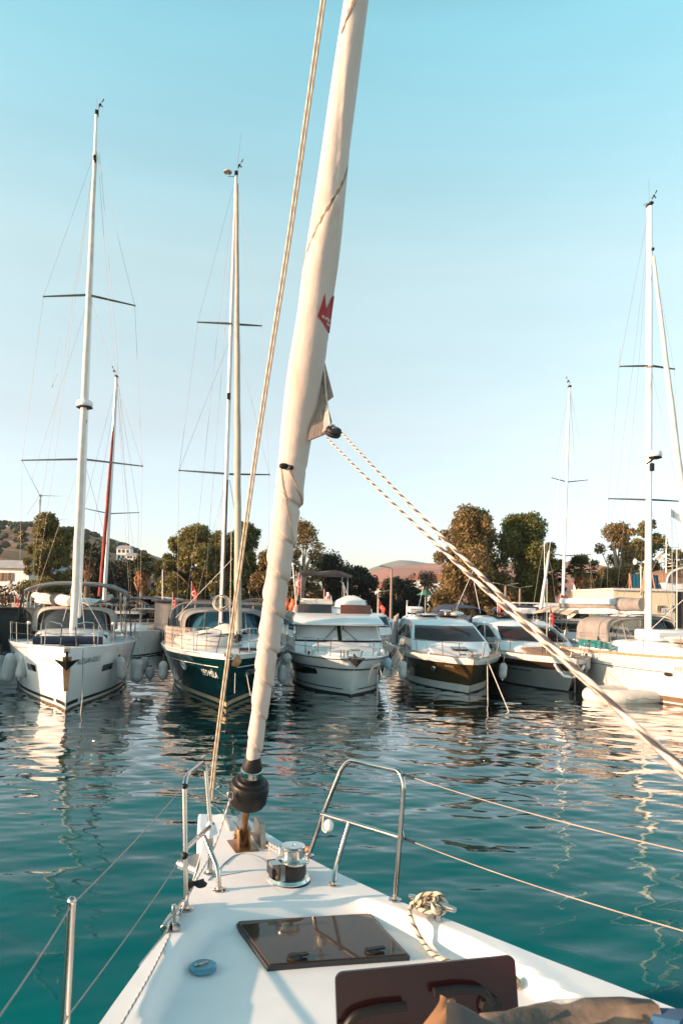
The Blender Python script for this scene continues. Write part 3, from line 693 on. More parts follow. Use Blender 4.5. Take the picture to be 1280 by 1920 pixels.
# stem fitting, anchor and its shank plate
m = MB().box((0, -.10, 1.60), (.13, .55, .04)).box((-.06, -.22, 1.56), (.02, .34, .12)).box((.06, -.22, 1.56), (.02, .34, .12)).lathe([(.05, -.05), (.035, 0), (.05, .05)], (0, -.33, 1.56), 12, (1, 0, 0))
A.part(m, 'bow_roller', STEEL_D)
m = MB().prism([(-.11, 0), (.11, 0), (.05, -.85), (-.05, -.85)], .04, Matrix.Translation((0, -.045, 1.40))@Matrix.Rotation(math.radians(90), 4, 'X'))
A.part(m, 'stem_plate', STEEL_BR, parent=hullA)
m = MB().tube([(0, -.30, 1.56), (0, -.42, 1.40), (0, -.36, 1.22)], [.03, .035, .03], 8)
m.add([(-.28, -.30, 1.36), (0, -.46, 1.30), (.28, -.30, 1.36), (0, -.22, 1.10), (-.27, -.28, 1.33), (0, -.42, 1.25), (.27, -.28, 1.33), (0, -.20, 1.07)], [(0, 1, 3), (1, 2, 3), (4, 7, 5), (5, 7, 6), (0, 4, 5, 1), (1, 5, 6, 2), (2, 6, 7, 3), (3, 7, 4, 0)])
A.part(m, 'anchor', BLACK)
for sd in (-1, 1):
    z = 1.58; pulpit(A, sd, [[(.20, .55, z), (.16, .28, z+.60), (.42, .95, z+.64), (.60, 1.55, z+.60), (.62, 1.6, z)], [(.18, .40, z+.32), (.60, 1.58, z+.32)]], name='pulpit')
stanchions(A, [.13, .22, .33, .46, .60, .75, .9]); 
for sd in (-1, 1):
    e = Vector((sd*(hA.hb(.22)-.06), hA.pt(.22, 1).y, 2.12)); A.part(MB().ball(e, .05, 10, 8), 'stanchion_cap', GEL)
mA, a0, a1 = mast(A, (147, 1192), (181, 216), 24.6, .115, ALU, baseY=24.6, Yt=25.2)
rolled(A, A.px(138, 1186, 23.4), A.px(179, 285, 25.0), .12, .07, CANV_W, fat=lambda t: .115-.045*t, seed=3)
A.part(MB().lathe([(.07, 0), (.14, .04), (.14, .15), (.08, .2)], A.px(137, 1192, 23.3), 14), 'furling_drum', BLACK)
for r_, t_ in (((166, 553), (82, 556)), ((170, 554), (253, 573)), ((150, 861), (42, 863)), ((156, 861), (267, 874))): spreader(A, mA, r_, t_, 24.9)
radar(A, mA, A.px(159, 764, 24.2), .27, arm=(0, .3, -.05))
m = MB().box(A.px(178, 296, 24.9), (.09, .12, .16)).box(A.px(179, 302, 24.9), (.07, .1, .1)); A.part(m, 'deck_light', BLACK, parent=mA)
A.part(MB().lathe([(0, -.06), (.05, -.04), (.06, .05), (0, .08)], A.px(160, 790, 24.6), 10), 'steaming_light', BLACK, parent=mA)
masthead(A, mA, 182, 214, 25.2, (-1, -34), 1)
wires(A, [[(177, 288), (82, 556), (42, 863), (35, 1212)], [(183, 288), (253, 573), (267, 874), (262, 1196)], [2., (178, 290), (125, 640), (75, 960), (52, 1165)],
          [1.5, (178, 290), (131, 640), (98, 900), (62, 1140)], [(183, 285), (204, 560), (222, 760), (243, 1120)], [(173, 566), (216, 706), (267, 874)], [(161, 874), (196, 1000), (222, 1120)],
          [(149, 874), (118, 965), (66, 1118)], [(165, 566), (104, 760), (60, 900), (42, 863)], [3., (182, 230), (218, 640), (236, 900), (262, 1140)]], 24.9, .0045)
wires(A, [[(110, 640), (98, 725)]], 25.1, .004, WIRE, 'burgee_halyard')
m = MB().slab([[A.px(108+k*.3, 700, 25.1), A.px(103, 715, 25.1), A.px(97+k*.6, 726, 25.1)] for k in range(4)], .02); A.part(m, 'burgee', CANV_C)
wires(A, [[(152, 1090), (128, 1196)], [(140, 1085), (112, 1190)], [(150, 1080), (160, 1190)], [(153, 1110), (206, 1205)]], 24.3, .007, ROPE_W, 'halyard')
bm_ = A.part(MB().tube([A.px(146, 1133, 24.9), A.px(70, 1126, 30.0)], .10, 10), 'boom', ALU)
pts = [A.px(lerp(134, 66, k/10), lerp(1128, 1116, k/10), lerp(24.9, 30, k/10)) for k in range(11)]
A.part(MB().tube(pts, [.16, .20, .22, .21, .22, .21, .2, .19, .18, .16, .13], 12, wob=lambda d, t: 1+.08*math.sin(3*t+d*3)+.05*math.sin(d*9)), 'sail_cover', CANV_W, parent=bm_)
hood(A, 5.9, 8.0, 1.25, 1.42, zA(6)+.30, zA(6)+1.04, zA(6)+1.10, CANV_C, VINYL, panes=4)
bimini(A, 8.3, 11.6, 1.75, 3.42, zA(9), CANV_G)
for sd in (-1, 1):
    A.part(MB().slab([[Vector((sd*1.78, 8.4+k*.3, 3.05)), Vector((sd*(1.84), 8.2+k*.24, 2.4)), Vector((sd*1.9, 8.0+k*.2, 1.5))] for k in range(4 if sd > 0 else 4)], .015), 'bimini_side', CANV_D)
m = MB().tube(fillet([(-1.7, 12.6, 1.4), (-1.6, 12.5, 3.35), (1.6, 12.5, 3.35), (1.7, 12.6, 1.4)], .4), .03, 8); A.part(m, 'stern_arch', STEEL)
A.part(MB().box((.2, 12.4, 1.9), (2.4, .08, .9)), 'cockpit_cushions', pm('maroon_cloth', (.16, .03, .035), .8)); A.part(MB().lathe([(.5, -.03), (.53, 0), (.5, .03)], (.5, 10.6, 2.0), 24, (0, 1, 0)), 'steering_wheel', STEEL)
A.part(MB().box((0, 10.2, 1.75), (.5, .4, .9)), 'binnacle', GEL, bev=.05)
tag(MB().tube([(0, 0, 0), (.02, -.02, -.5), (.10, -.2, -1.2), (.16, -.5, -1.75), (.20, -.6, -1.9)], .016, 7).build('mooring_rope', rope_mat('flecked_grey_rope', (.45, .42, .40), (.06, .06, .07)), None, loc=A.w((.36, .28, 1.60))), 'grey flecked rope hanging from white bow into water at far left', 'rope')
# ================================================================ dark teal sailboat
HULLT = pm('hull_teal', (.0016, .018, .021), .12, var=.15, scale=1.2, coat=.6); TAN = pm('cream_boot_paint', (.45, .33, .20), .5, var=.2, scale=4)
hB = Hull(14.5, 4.25, (1.50, 1.30, 1.32), rake=.75, tr=.75, tmax=.55, pe=.80, wlr=.80, flare=1.15, entry=.34, rk=3)
B = Boat('sailboat', 'dark teal sailboat with blue hood windows and inflatable dinghy on its foredeck', 'sailboat', (-2.75, 18.6), (-.17, 1.0), hB, 'sailing yachts moored bow-on')
hullB = hull_parts(B, HULLT, TAN, pm('dark_bottom_paint', (.20, .15, .09), .7, var=.3), zs=.14, zt=.26, rail=GEL)
B.part(hB.strip(lambda t: hB.fz(t)-.10, lambda t: hB.fz(t)+.0, 0, 1, .012), 'gunwale_band', GEL, parent=hullB); B.part(hB.strip(lambda t: hB.fz(t)-.33, lambda t: hB.fz(t)-.31, .03, .98, .006), 'cove_line', LETTER_W, parent=hullB)
hB.text('LEO MİLA', .24, .075, .93, -1, LETTER_W, hullB); hB.text('LEO MİLA', .24, .12, .93, 1, pm('dim_lettering', (.30, .32, .32), .5), hullB)
for sd in (-1, 1):
    c = [hB.pt(.22+.012*math.cos(a), .98+.13*math.sin(a), sd, .012) for a in [k*math.pi/4+.39 for k in range(8)]]
    p = B.part(MB().tube(c+[c[0]], .022, 6), 'porthole', GEL, parent=hullB)
zB = lambda y: hB.fz(max(0, y/14.5))
crB = coachroof(B, 4.2, 9.6, .6, 1.35, .1, .45, zB)
B.part(MB().box((.55, 1.9, zB(2)+.09), (.5, .5, .05)), 'deck_hatch', GLASS_D, bev=.02); B.part(MB().box((-.55, 4.9, zB(5)+.42), (.5, .5, .05), rx=.1), 'deck_hatch', GLASS_D, bev=.02)
for sd in (-1, 1):
    B.part(MB().slab([[Vector((1.37*sd, 5.8+k*.25, zB(6)+.12+q*.11)) for q in range(3)] for k in range(13)], .012*sd), 'cabin_window', GLASS_D, parent=crB)
    pulpit(B, sd, [[(.30, .55, 1.5), (.18, .02, 2.12), (.55, .9, 2.16), (.80, 1.7, 2.12), (.82, 1.75, 1.47)], [(.26, .3, 1.82), (.82, 1.72, 1.80)], [(.55, .9, 2.16), (.56, 1.0, 1.5)]])
stanchions(B, [.13, .2, .28, .37, .47, .6, .75, .9], .66)
m = MB()                                                    # diamond netting along the side rails
for sd in (-1,):
    pt = lambda t, f: Vector((sd*(hB.hb(t)-.05), hB.pt(t, 1).y, hB.fz(t)+.66*f))
    for k in range(34):
        t = .14+k*.0072
        for s_ in (-1, 1):
            q = [pt(t+s_*.018*f, f) for f in (0, .5, .98)]; m.tube(q, .0042, 3)
B.part(m, 'rail_netting', pm('net_cord', (.55, .45, .38), .8))
# wooden boarding plank / bow plate and anchor roller
m = MB().box((0, -.12, 1.54), (.22, .75, .05)).lathe([(.06, -.07), (.045, 0), (.06, .07)], (0, -.46, 1.52), 12, (1, 0, 0)); B.part(m, 'bow_roller', STEEL_D)
m = MB().lathe([(0, -.02), (.14, -.02), (.165, 0), (.14, .03), (.05, .05), (0, .05)], B.px(441, 1238, 18.9), 20, (.25, -1, .1)); m.box(B.px(431, 1240, 18.95), (.22, .06, .18), rz=.2); B.part(m, 'varnished_bow_board', pm('varnished_wood', (.50, .20, .055), .3, var=.3, scale=9, coat=.4))
mB, b0, b1 = mast(B, (415, 1182), (443, 330), 24.8, .105, ALU_G, Yt=25.3, tip=.75)
g_ = B.part(MB().tube([B.px(418.5, 1165, 24.67), B.px(426.5, 900, 24.83)], .028, 6), 'mast_track', BLACK, parent=mB)
rolled(B, B.px(446.5, 1196, 21.6), B.px(444, 345, 25.0), .1, .06, CANV_C, fat=lambda t: (.10+.02*math.sin(min(1, t*1.3)*3.1))*(1-.45*t), seed=5)
B.part(MB().lathe([(.06, 0), (.15, .03), (.15, .06), (.10, .08), (.10, .14), (.15, .16), (.12, .2), (.06, .26)], B.px(446, 1206, 21.5), 16), 'furling_drum', BLACK)
for r_, t_ in (((436, 607), (371, 604)), ((442, 608), (490, 611)), ((422, 888), (336, 882)), ((430, 889), (505, 890))): spreader(B, mB, r_, t_, 25.0)
masthead(B, mB, 443, 328, 25.3, (9, -78), 1)
c = B.px(427, 324, 25.2); B.part(MB().lathe([(0, .05), (.14, .045), (.145, .01), (.11, 0), (0, 0)], c, 16).tube([c, c+Vector((0, 0, -.12)), B.px(441, 331, 25.3)], .014, 5), 'satellite_disc', CANV_C, parent=mB)
B.part(MB().box(B.px(429, 743, 24.8), (.11, .16, .2)), 'steaming_light', BLACK, parent=mB)
wires(B, [[(437, 352), (371, 604), (336, 882), (332, 1195)], [(447, 360), (490, 611), (505, 890), (503, 1202)], [2., (439, 360), (406, 640), (374, 960), (346, 1150)], [1.5, (440, 370), (420, 640), (392, 1000), (383, 1150)],
          [(437, 622), (336, 882)], [(447, 650), (505, 890)], [(424, 900), (396, 1010), (362, 1150)], [(430, 900), (440, 960), (478, 1170)], [(431, 900), (450, 1010), (500, 1160)], [(422, 905), (405, 1000), (402, 1170)], [(436, 620), (418, 900), (408, 1170)]], 25.0, .0045)
wires(B, [[(436, 1048), (330, 1158)], [(434, 1000), (431, 1180)], [(421, 890), (410, 1176)]], 23.6, .009, ROPE_W, 'halyard')
bm_ = B.part(MB().tube([B.px(416, 1150, 25.0), B.px(400, 1146, 30.5)], .09, 10), 'boom', ALU_G)
hood(B, 5.9, 8.6, 1.42, 1.72, zB(6)+.25, zB(6)+1.10, zB(6)+1.22, CANV_G, VINYL_B, panes=5)
rows = arch_rows(8.3, 12.6, 1.98, 2.0, 1.35, 2.72, 2.80, pw=.36)
eb = B.part(MB().slab(rows, .02), 'cockpit_tent', CANV_D, smooth=60)
rowsf = [[Vector((x, 8.24, lerp(1.40, 2.66-.0*abs(x), q/4)-.45*(q/4)*max(0, abs(x)-1.4)**2*2)) for q in range(5)] for x in [(-1.9+k*.2) for k in range(20)]]
B.part(MB().slab(rowsf, .006), 'tent_window', VINYL_B, parent=eb)
m = MB()
for x in (-1.85, -1.5, -1.05, 1.05, 1.5, 1.85): m.tube([(x, 8.2, 1.4), (x*.97, 8.2, 2.66-.45*max(0, abs(x)-1.4)**2*2)], .03, 5)
m.tube(fillet([(-1.9, 8.2, 1.4), (-1.86, 8.2, 2.45), (-1.5, 8.2, 2.72), (1.5, 8.2, 2.72), (1.86, 8.2, 2.45), (1.9, 8.2, 1.4)], .2), .035, 6); B.part(m, 'tent_seam', CANV_G, parent=eb)
# inflatable dinghy lashed upside down on the foredeck, under a white cover
dg = thing('inflatable_dinghy', 'cream inflatable dinghy lashed bottom up on the foredeck of the teal sailboat', 'dinghy', B.w((-.45, 4.6, 1.55)), -B.th+.32)
def dinghy_tube(L, W_, r):
    o = []
    for k in range(25):
        a = math.pi*k/24; o.append(Vector((-math.cos(a)*W_, -abs(math.sin(a))**.75*L*.42-.0, 0)))
    return [Vector((-W_, L*.58, 0))]+o+[Vector((W_, L*.58, 0))]
HYP = pm('grey_hypalon', (.52, .49, .45), .6, var=.12, scale=4, bump=.15, bscale=12)
tb = dinghy_tube(2.6, .62, .22); MB().tube(tb, [.1]+[.24]*(len(tb)-2)+[.1], 14).build('tube', HYP, dg)
MB().slab([[Vector((x, y, .20+.10*(1-abs(x)/.62))) for x in (-.6, -.3, 0, .3, .6)] for y in (-.9, -.5, 0, .5, 1.0, 1.4)], .03).build('hull_bottom', GEL2, dg)
MB().tube([Vector((p.x*1.36, p.y*1.2, -.02)) for p in tb[2:-2]], .022, 5).build('rubbing_strake', pm('strake_grey', (.22, .20, .19), .7), dg)
m = MB().slab([[Vector((x, y, .28+.30*math.exp(-((x-.15)**2+(y-.2)**2)*2.2)+.03*math.sin(7*x+4*y))) for x in [-.7+.1*k for k in range(15)]] for y in [-.6+.12*k for k in range(17)]], .01)
tag(m.build('white_cover', CANV_W, None, loc=B.w((-.15, 4.9, 1.52))), 'crumpled white cover thrown over the dinghy under the silver mast', 'cover')
cb = thing('rope_coil', 'round basket of coiled pale rope hanging at the silver mast of the teal sailboat', 'rope coil', P(416, 1131, 24.5)); rr_ = random.Random(5)
for j in range(2):
    m = MB()
    for i in range(9):
        t0 = rr_.uniform(0, 6); tl = rr_.uniform(-.9, .9); q = []
        for k in range(25):
            a = 6.283*k/24; v = Vector((math.cos(a)*.29, math.sin(a)*.10, math.sin(a)*.25)); v.rotate(Euler((tl, rr_.uniform(-.02, .02)+tl*.7, t0*.25-.6))); q.append(v)
        m.tube(q, .013, 5)
    m.build('rope_loops', ROPE_W if j else ROPE_G, cb)
# ================================================================ white sailboat on the right
hF = Hull(13.5, 4.2, (1.55, 1.36, 1.25), rake=.35, tr=.8, tmax=.58, pe=.85, wlr=.88, flare=1.2, entry=.3)
F = Boat('sailboat', 'white sailboat with brown rubbing strip and radar on its mast at the right edge', 'sailboat', (12.1, 18.9), (-.20, 1.0), hF, 'sailing yachts moored bow-on')
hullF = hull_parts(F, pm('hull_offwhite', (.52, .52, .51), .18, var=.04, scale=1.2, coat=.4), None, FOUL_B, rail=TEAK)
F.part(hF.strip(.10, .26, .0, 1, .006, n=40), 'boot_stripe', pm('brown_boot_paint', (.15, .085, .045), .5), parent=hullF)
F.part(hF.strip(lambda t: hF.fz(t)-.02, lambda t: hF.fz(t)+.05, 0, 1, .03), 'rubbing_strip', TEAK, parent=hullF); F.part(hF.strip(.98, 1.0, .28, .98, .006), 'cove_line', LETTER, parent=hullF)
F.part(MB().slab([[hF.pt(.285+.022*k/6, .93+dz*(1-abs(k-3)/3.6)**.4, -1, .01) for dz in (-.06, 0, .06)] for k in range(7)], .012), 'hull_window', GLASS_D, parent=hullF)
hF.text('MERİ', .24, .258, 1.12, -1, pm('grey_lettering', (.30, .29, .28), .5), hullF)
zF = lambda y: hF.fz(max(0, y/13.5))
crF = coachroof(F, 3.2, 9.6, .6, 1.4, .12, .46, zF)
for k0, k1 in ((0, 4), (5, 9), (10, 14)):
    F.part(MB().slab([[Vector((-1.43, 7.0+(k0+(k1-k0)*q/4)*.17, zF(8)+.08+v*.13*(1 if 0 < k0 else .6+.1*q))) for v in (0, 1, 2)] for q in range(5)], -.014), 'cabin_window', pm('teal_window', (.02, .16, .17), .08), parent=crF)
F.part(MB().box((-.2, 2.5, zF(2.5)+.09), (.7, .55, .05)), 'deck_hatch', GLASS_D, bev=.02); F.part(MB().box((-.55, 4.5, zF(4.5)+.40), (.5, .5, .05)), 'deck_hatch', GLASS_D, bev=.02)
mF, f0, f1 = mast(F, (1214, 1210), (1217, 388), 25.4, .14, ALU, Yt=26.0, tip=.8)
for r_, t_ in (((1215, 686), (1160, 687)), ((1221, 686), (1263, 692)), ((1214, 937), (1140, 935)), ((1221, 937), (1277, 940))): spreader(F, mF, r_, t_, 25.6)
radar(F, mF, F.px(1227, 858, 25.0), .235, arm=(-.12, .3, -.18)); F.part(MB().box(F.px(1221, 876, 25.1), (.12, .12, .26)), 'deck_light', BLACK, parent=mF)
masthead(F, mF, 1217, 385, 26.0, (-2, -48), 1)
F.part(MB().tube([F.px(1213, 381, 26), F.px(1205, 385, 26)], .01, 5).ball(F.px(1223, 467, 25.8), .06, 8, 6).ball(F.px(1225, 482, 25.8), .045, 8, 6), 'halyard_block', BLACK, parent=mF)
rolled(F, F.px(1288, 1010, 22.6), F.px(1224, 482, 25.6), .12, .05, CANV_W, fat=lambda t: .125-.07*t, seed=8)
F.part(MB().slab([[F.px(lerp(1200, 1213, v), lerp(1117, 1095, v)-v*70*u, 25.6) for v in (0, .5, 1)] for u in (0, .5, 1)], .05), 'mast_sail_bag', pm('tan_canvas', (.42, .26, .18), .85, var=.2))
wires(F, [[(1213, 405), (1160, 687), (1140, 935), (1136, 1212)], [(1222, 470), (1263, 692), (1276, 940), (1278, 1190)], [1.5, (1214, 440), (1185, 690), (1152, 940), (1117, 1150)], [1., (1214, 450), (1196, 690), (1176, 900), (1150, 1180)],
          [(1221, 698), (1274, 936)], [(1214, 700), (1205, 940), (1198, 1180)], [(1220, 950), (1240, 1060), (1268, 1215)], [(1214, 950), (1185, 1060), (1140, 1216)], [(1214, 880), (1218, 700)]], 25.6, .0045)
wires(F, [[(1219, 1180), (1285, 1120)]], 25.0, .012, ROPE_W, 'mainsheet_tackle'); wires(F, [[(1214, 1186), (1120, 1228)], [(1160, 690), (1162, 652)], [(1160, 930), (1165, 905)]], 25.2, .01, ROPE_G, 'line')
bmF = F.part(MB().tube([F.px(1212, 1146, 25.5), F.px(1050, 1146, 29.0)], .10, 10), 'boom', ALU)
pts = [F.px(lerp(1206, 1052, k/10), lerp(1134, 1134, k/10), lerp(25.5, 29.2, k/10)) for k in range(11)]
F.part(MB().tube(pts, [.24, .26, .25, .24, .22, .21, .2, .2, .19, .18, .14], 12, wob=lambda d, t: 1+.09*math.sin(2*t+d*4)+.05*math.sin(d*11)), 'sail_cover', CANV_G, parent=bmF)
pts = [F.px(lerp(1150, 1052, k/6), lerp(1128, 1127, k/6), lerp(26.4, 29.0, k/6)) for k in range(7)]; F.part(MB().tube(pts, .12, 8), 'sail_bundle', pm('pale_blue_sail', (.42, .52, .58), .8, var=.2), parent=bmF)
hood(F, 6.9, 9.3, 1.38, 1.5, zF(7)+.30, zF(7)+1.12, zF(7)+1.18, CANV_G, VINYL, panes=3)
F.part(MB().box((-.2, 5.9, zF(6)+.62), (1.6, 1.3, .36)), 'deck_liferaft', GEL, bev=.08)
m = MB().slab([[Vector((x, y, zF(y)+.40+.14*math.sin(x*3+y)+.07*math.sin(5*x))) for x in [-.9+.15*k for k in range(13)]] for y in [3.6+.2*k for k in range(8)]], .05); F.part(m, 'folded_sail', CANV_W)
bimini(F, 9.6, 12.6, 1.75, 3.0, zF(10), CANV_C)
stanchions(F, [.16, .26, .36, .47, .6, .74, .9], .64)
fender('short white fender standing upright on the foredeck rail of the right white sailboat', F.w((-hF.hb(.16)+.06, 2.25, 2.35)), .72, .15, group='fenders hanging between the moored boats')
# ================================================================ motor boats
class Cabin:
    """superstructure lofted through plan outlines: (z, front y, back y, half width, how far the corners sweep back)"""
    def __init__(s, levels): s.lv = levels
    def front(s, i, u): z, yf, yb, w, bl = s.lv[i]; return Vector((u*w, yf+bl*abs(u)**2.4, z))
    def side(s, i, t, sd): z, yf, yb, w, bl = s.lv[i]; return Vector((sd*w, lerp(yf+bl, yb, t), z))
    def ring(s, i):
        z, yf, yb, w, bl = s.lv[i]; n = 14; r = [s.side(i, 1-k/5, -1) for k in range(5)]+[s.front(i, 2*k/n-1) for k in range(n+1)]+[s.side(i, (k+1)/5, 1) for k in range(5)]
        return r
    def body(s): return MB().loft([s.ring(i) for i in range(len(s.lv))])
    def pane(s, i, u0=-.96, u1=.96, v0=.05, v1=.95, off=.014, n=12):
        rows = []
        for k in range(n+1):
            u = lerp(u0, u1, k/n); rows.append([s.front(i, u).lerp(s.front(i+1, u), lerp(v0, v1, q/4))+Vector((0, -off, .25*off)) for q in range(5)])
        return MB().slab(rows, .02, (0, 1, 0))
    def sidepane(s, i, sd, t0, t1, v0, v1, off=.012, n=14):
        f0 = v0 if callable(v0) else (lambda t: v0); f1 = v1 if callable(v1) else (lambda t: v1); rows = []
        for k in range(n+1):
            a = k/n; t = lerp(t0, t1, a); rows.append([s.side(i, t, sd).lerp(s.side(i+1, t, sd), lerp(f0(a), f1(a), q/3))+Vector((sd*off, 0, 0)) for q in range(4)])
        return MB().slab(rows, .02, (-sd, 0, 0))
def bow_rail(b, hgt, ts, inset=.08, t_end=.5, gate=.03, r=.013, lean=.06, mid=True, side_mat=STEEL):
    h = b.h
    for sd in (-1, 1):
        q = [gate+(t_end-gate)*(k/16)**1.4 for k in range(17)]; top = []
        for t in q: top.append(Vector(((max(.1, h.hb(t)-inset)+lean)*sd, h.pt(t, h.fz(t)).y, h.fz(t)+hgt*(1 if t < t_end*.85 else 1-.8*(t-t_end*.85)/(t_end*.15)))))
        m = MB().tube(top, r, 7)
        if mid: m.tube([Vector((p.x-.02*sd, p.y, lerp(h.fz(t), p.z, .5))) for p, t in zip(top, q)], r*.7, 6)
        b.part(m, 'bow_rail', side_mat)
        for t in ts:
            e = Vector(((max(.06, h.hb(t)-inset))*sd, h.pt(t, h.fz(t)).y+.06, h.fz(t)-.02)); k = min(range(17), key=lambda i: abs(q[i]-t))
            b.part(MB().tube(fillet([e, e.lerp(top[k], .2)+Vector((0, .05, 0)), top[k]], .08), r*.9, 6), 'rail_post', side_mat)
MWHITE = pm('yacht_white', (.66, .69, .69), .18, var=.04, scale=1.5, coat=.4)
SUNPAD = pm('white_sunpad', (.58, .57, .56), .7, var=.08, scale=4, bump=.2, bscale=10)
WCOVER = pm('grey_window_cover', (.42, .44, .44), .55, var=.10, scale=2.2, bump=.2, bscale=3)
# ---- white flybridge yacht
hC = Hull(10.8, 3.55, (1.20, 1.10, 1.05), rake=.55, tr=.9, tmax=.42, pe=.52, wlr=.84, flare=1.25, entry=.20, draft=.5, rk=5)
C = Boat('motor_yacht', 'white flybridge motor yacht with covered windscreen, orange buoys and black anchor', 'motor yacht', (.46, 22.5), (-.135, 1.0), hC, 'motor yachts moored bow-on')
hullC = hull_parts(C, MWHITE, BLACK, FOUL, zs=-.02, zt=.07)
C.part(hC.strip(lambda t: hC.fz(t)-.36, lambda t: hC.fz(t)-.31, 0, 1, .03), 'rubbing_strake', pm('dark_strake', (.06, .06, .065), .5), parent=hullC)
C.part(hC.strip(lambda t: hC.fz(t)-.05, lambda t: hC.fz(t)-.02, 0, 1, .02), 'rubbing_strake', pm('dark_strake', (.06, .06, .065), .5), parent=hullC)
for sd in (-1, 1):
    C.part(MB().slab([[hC.pt(lerp(.13, .5, k/10), lerp(.50, .76, q/3)*(1-.0*k)-(.10*(1-k/3) if k < 3 else 0)*(1-q/3)*-1, sd, .012) for q in range(4)] for k in range(11)], .015), 'hull_window', GLASS_D, parent=hullC)
    C.part(hC.strip(.20, .235, .035, .7, .03, sides=(sd,)), 'spray_rail', pm('dark_strake', (.06, .06, .065), .5), parent=hullC)
cC = Cabin([(1.0, 2.9, 9.2, 1.54, .4), (1.50, 3.3, 9.2, 1.52, .30), (2.10, 3.95, 9.2, 1.44, .20), (2.13, 3.9, 9.4, 1.45, .2)])
cb = C.part(cC.body(), 'wheelhouse', MWHITE)
for u0, u1 in ((-.94, -.05), (.05, .94)): C.part(cC.pane(1, u0, u1, .10, .97), 'windscreen', WCOVER, parent=cb)
C.part(cC.pane(1, -.045, .045, .02, 1., .012), 'windscreen_pillar', BLACK, parent=cb); C.part(cC.pane(1, -.99, .99, .0, .09, .016), 'windscreen_trim', BLACK, parent=cb)
for sd in (-1, 1):
    C.part(cC.sidepane(1, sd, .0, .75, .08, .95), 'side_window', GLASS_D, parent=cb)
    a = cC.front(1, sd*.18).lerp(cC.front(2, sd*.18), .04)+Vector((0, -.05, .02)); c = cC.front(1, sd*.10).lerp(cC.front(2, sd*.10), .72)+Vector((0, -.05, .02))
    C.part(MB().tube([a+Vector((sd*.32, 0, 0)), c], .012, 5).tube([c+Vector((-.0, 0, .14)), c+Vector((sd*-.03, .0, -.30))], .014, 5), 'wiper', BLACK, parent=cb)
brow = Cabin([(2.07, 3.42, 9.6, 1.60, .34), (2.14, 3.40, 9.6, 1.61, .34), (2.27, 3.72, 9.6, 1.56, .30), (2.46, 4.25, 9.6, 1.46, .26)])
br = C.part(brow.body(), 'wheelhouse_roof', MWHITE)
m = MB().box((0, 4.18, 2.37), (.16, .05, .18), rx=-.3); C.part(m, 'search_light', STEEL, parent=br); C.part(MB().box((0, 4.15, 2.37), (.10, .05, .10), rx=-.3), 'lamp_glass', GLASS_D, parent=br)
fly = Cabin([(2.44, 4.65, 8.8, 1.38, .22), (2.62, 4.70, 8.8, 1.37, .22), (2.70, 4.85, 8.8, 1.33, .22)]); fb = C.part(fly.body(), 'flybridge', MWHITE)
amb = glassy('amber_windscreen', (.10, .035, .018), .82)
for u0, u1, mt in ((-1.0, -.12, pm('smoked_screen', (.035, .028, .026), .1)), (.12, .96, pm('amber_screen', (.17, .055, .03), .12))):
    rows = [[fly.front(0, lerp(u0, u1, k/8)).lerp(fly.front(1, lerp(u0, u1, k/8)), q/3*1.75)+Vector((0, -.03, .02)) for q in range(4)] for k in range(9)]; C.part(MB().slab(rows, .012), 'fly_windscreen', mt, parent=fb)
m = MB().box((-.62, 5.6, 2.86), (1.15, .6, .24)); C.part(m, 'helm_seat', CANV_W, parent=fb, bev=.06)
m = MB().loft([[Vector((.62+(a-.02*math.sin(7*a))*sx, 5.5+c*sy, z+.02*math.sin(5*a+3*c))) for a, c in ((-.5, -.4), (-.17, -.5), (.2, -.5), (.5, -.4), (.52, 0), (.5, .4), (0, .5), (-.5, .4), (-.52, 0))] for z, sx, sy in ((2.66, 1.10, 1.1), (2.82, 1.08, 1.05), (2.93, 1.0, .95), (3.06, .55, .6), (3.12, .22, .3))]); C.part(m, 'console_cover', pm('white_cover', (.72, .72, .72), .8, var=.1, bump=.25, bscale=9), parent=fb)
for sd in (-1, 1): C.part(MB().tube(fillet([(sd*1.22, 5.0, 2.5), (sd*1.22, 5.2, 2.95), (sd*1.2, 8.6, 2.95), (sd*1.2, 8.8, 2.5)], .2), .014, 6), 'fly_rail', STEEL, parent=fb)
m = MB().tube([(-1.2, 5.8, 2.6), (-1.18, 5.9, 3.92)], .016, 6).tube([(.62, 6.0, 2.6), (.62, 6.2, 3.92)], .016, 6).tube([(-1.2, 8.2, 2.6), (-1.18, 7.6, 3.92)], .016, 6).tube([(.72, 8.2, 2.6), (.6, 7.6, 3.92)], .016, 6); C.part(m, 'canopy_frame', STEEL)
rows = [[Vector((lerp(-1.22, .70, k/10), lerp(5.7, 8.2, q/4), 3.92+.05*math.sin(k*1.1+q)-.08*abs(k/5-1)**3)) for q in range(5)] for k in range(11)]; C.part(MB().slab(rows, .10), 'folded_canopy', CANV_D)
m = MB().tube([(.52, 5.9, 2.7), (.42, 6.0, 3.62)], .014, 6).tube([(.75, 5.9, 2.7), (.42, 6.0, 3.62)], .014, 6).tube([(.42, 6, 3.62), (.30, 6, 3.66)], .012, 6); C.part(m, 'aerial_tripod', ALU_G)
C.part(MB().tube([(-.28, 5.4, 2.6), (-.28, 5.4, 3.05)], .022, 8).lathe([(.04, 0), (.05, .03), (.05, .12), (.03, .15)], (-.22, 5.4, 3.08), 10).tube(fillet([(-.28, 5.4, 3.0), (-.27, 5.4, 3.1), (-.1, 5.4, 3.1), (-.09, 5.4, 2.6)], .06), .014, 6), 'navigation_light', GEL)
foredeck = Cabin([(1.14, .95, 3.6, 1.12, .9), (1.28, 1.05, 3.6, 1.05, .85), (1.42, 2.2, 3.6, .95, .5)]); fd_ = C.part(foredeck.body(), 'foredeck_moulding', MWHITE)
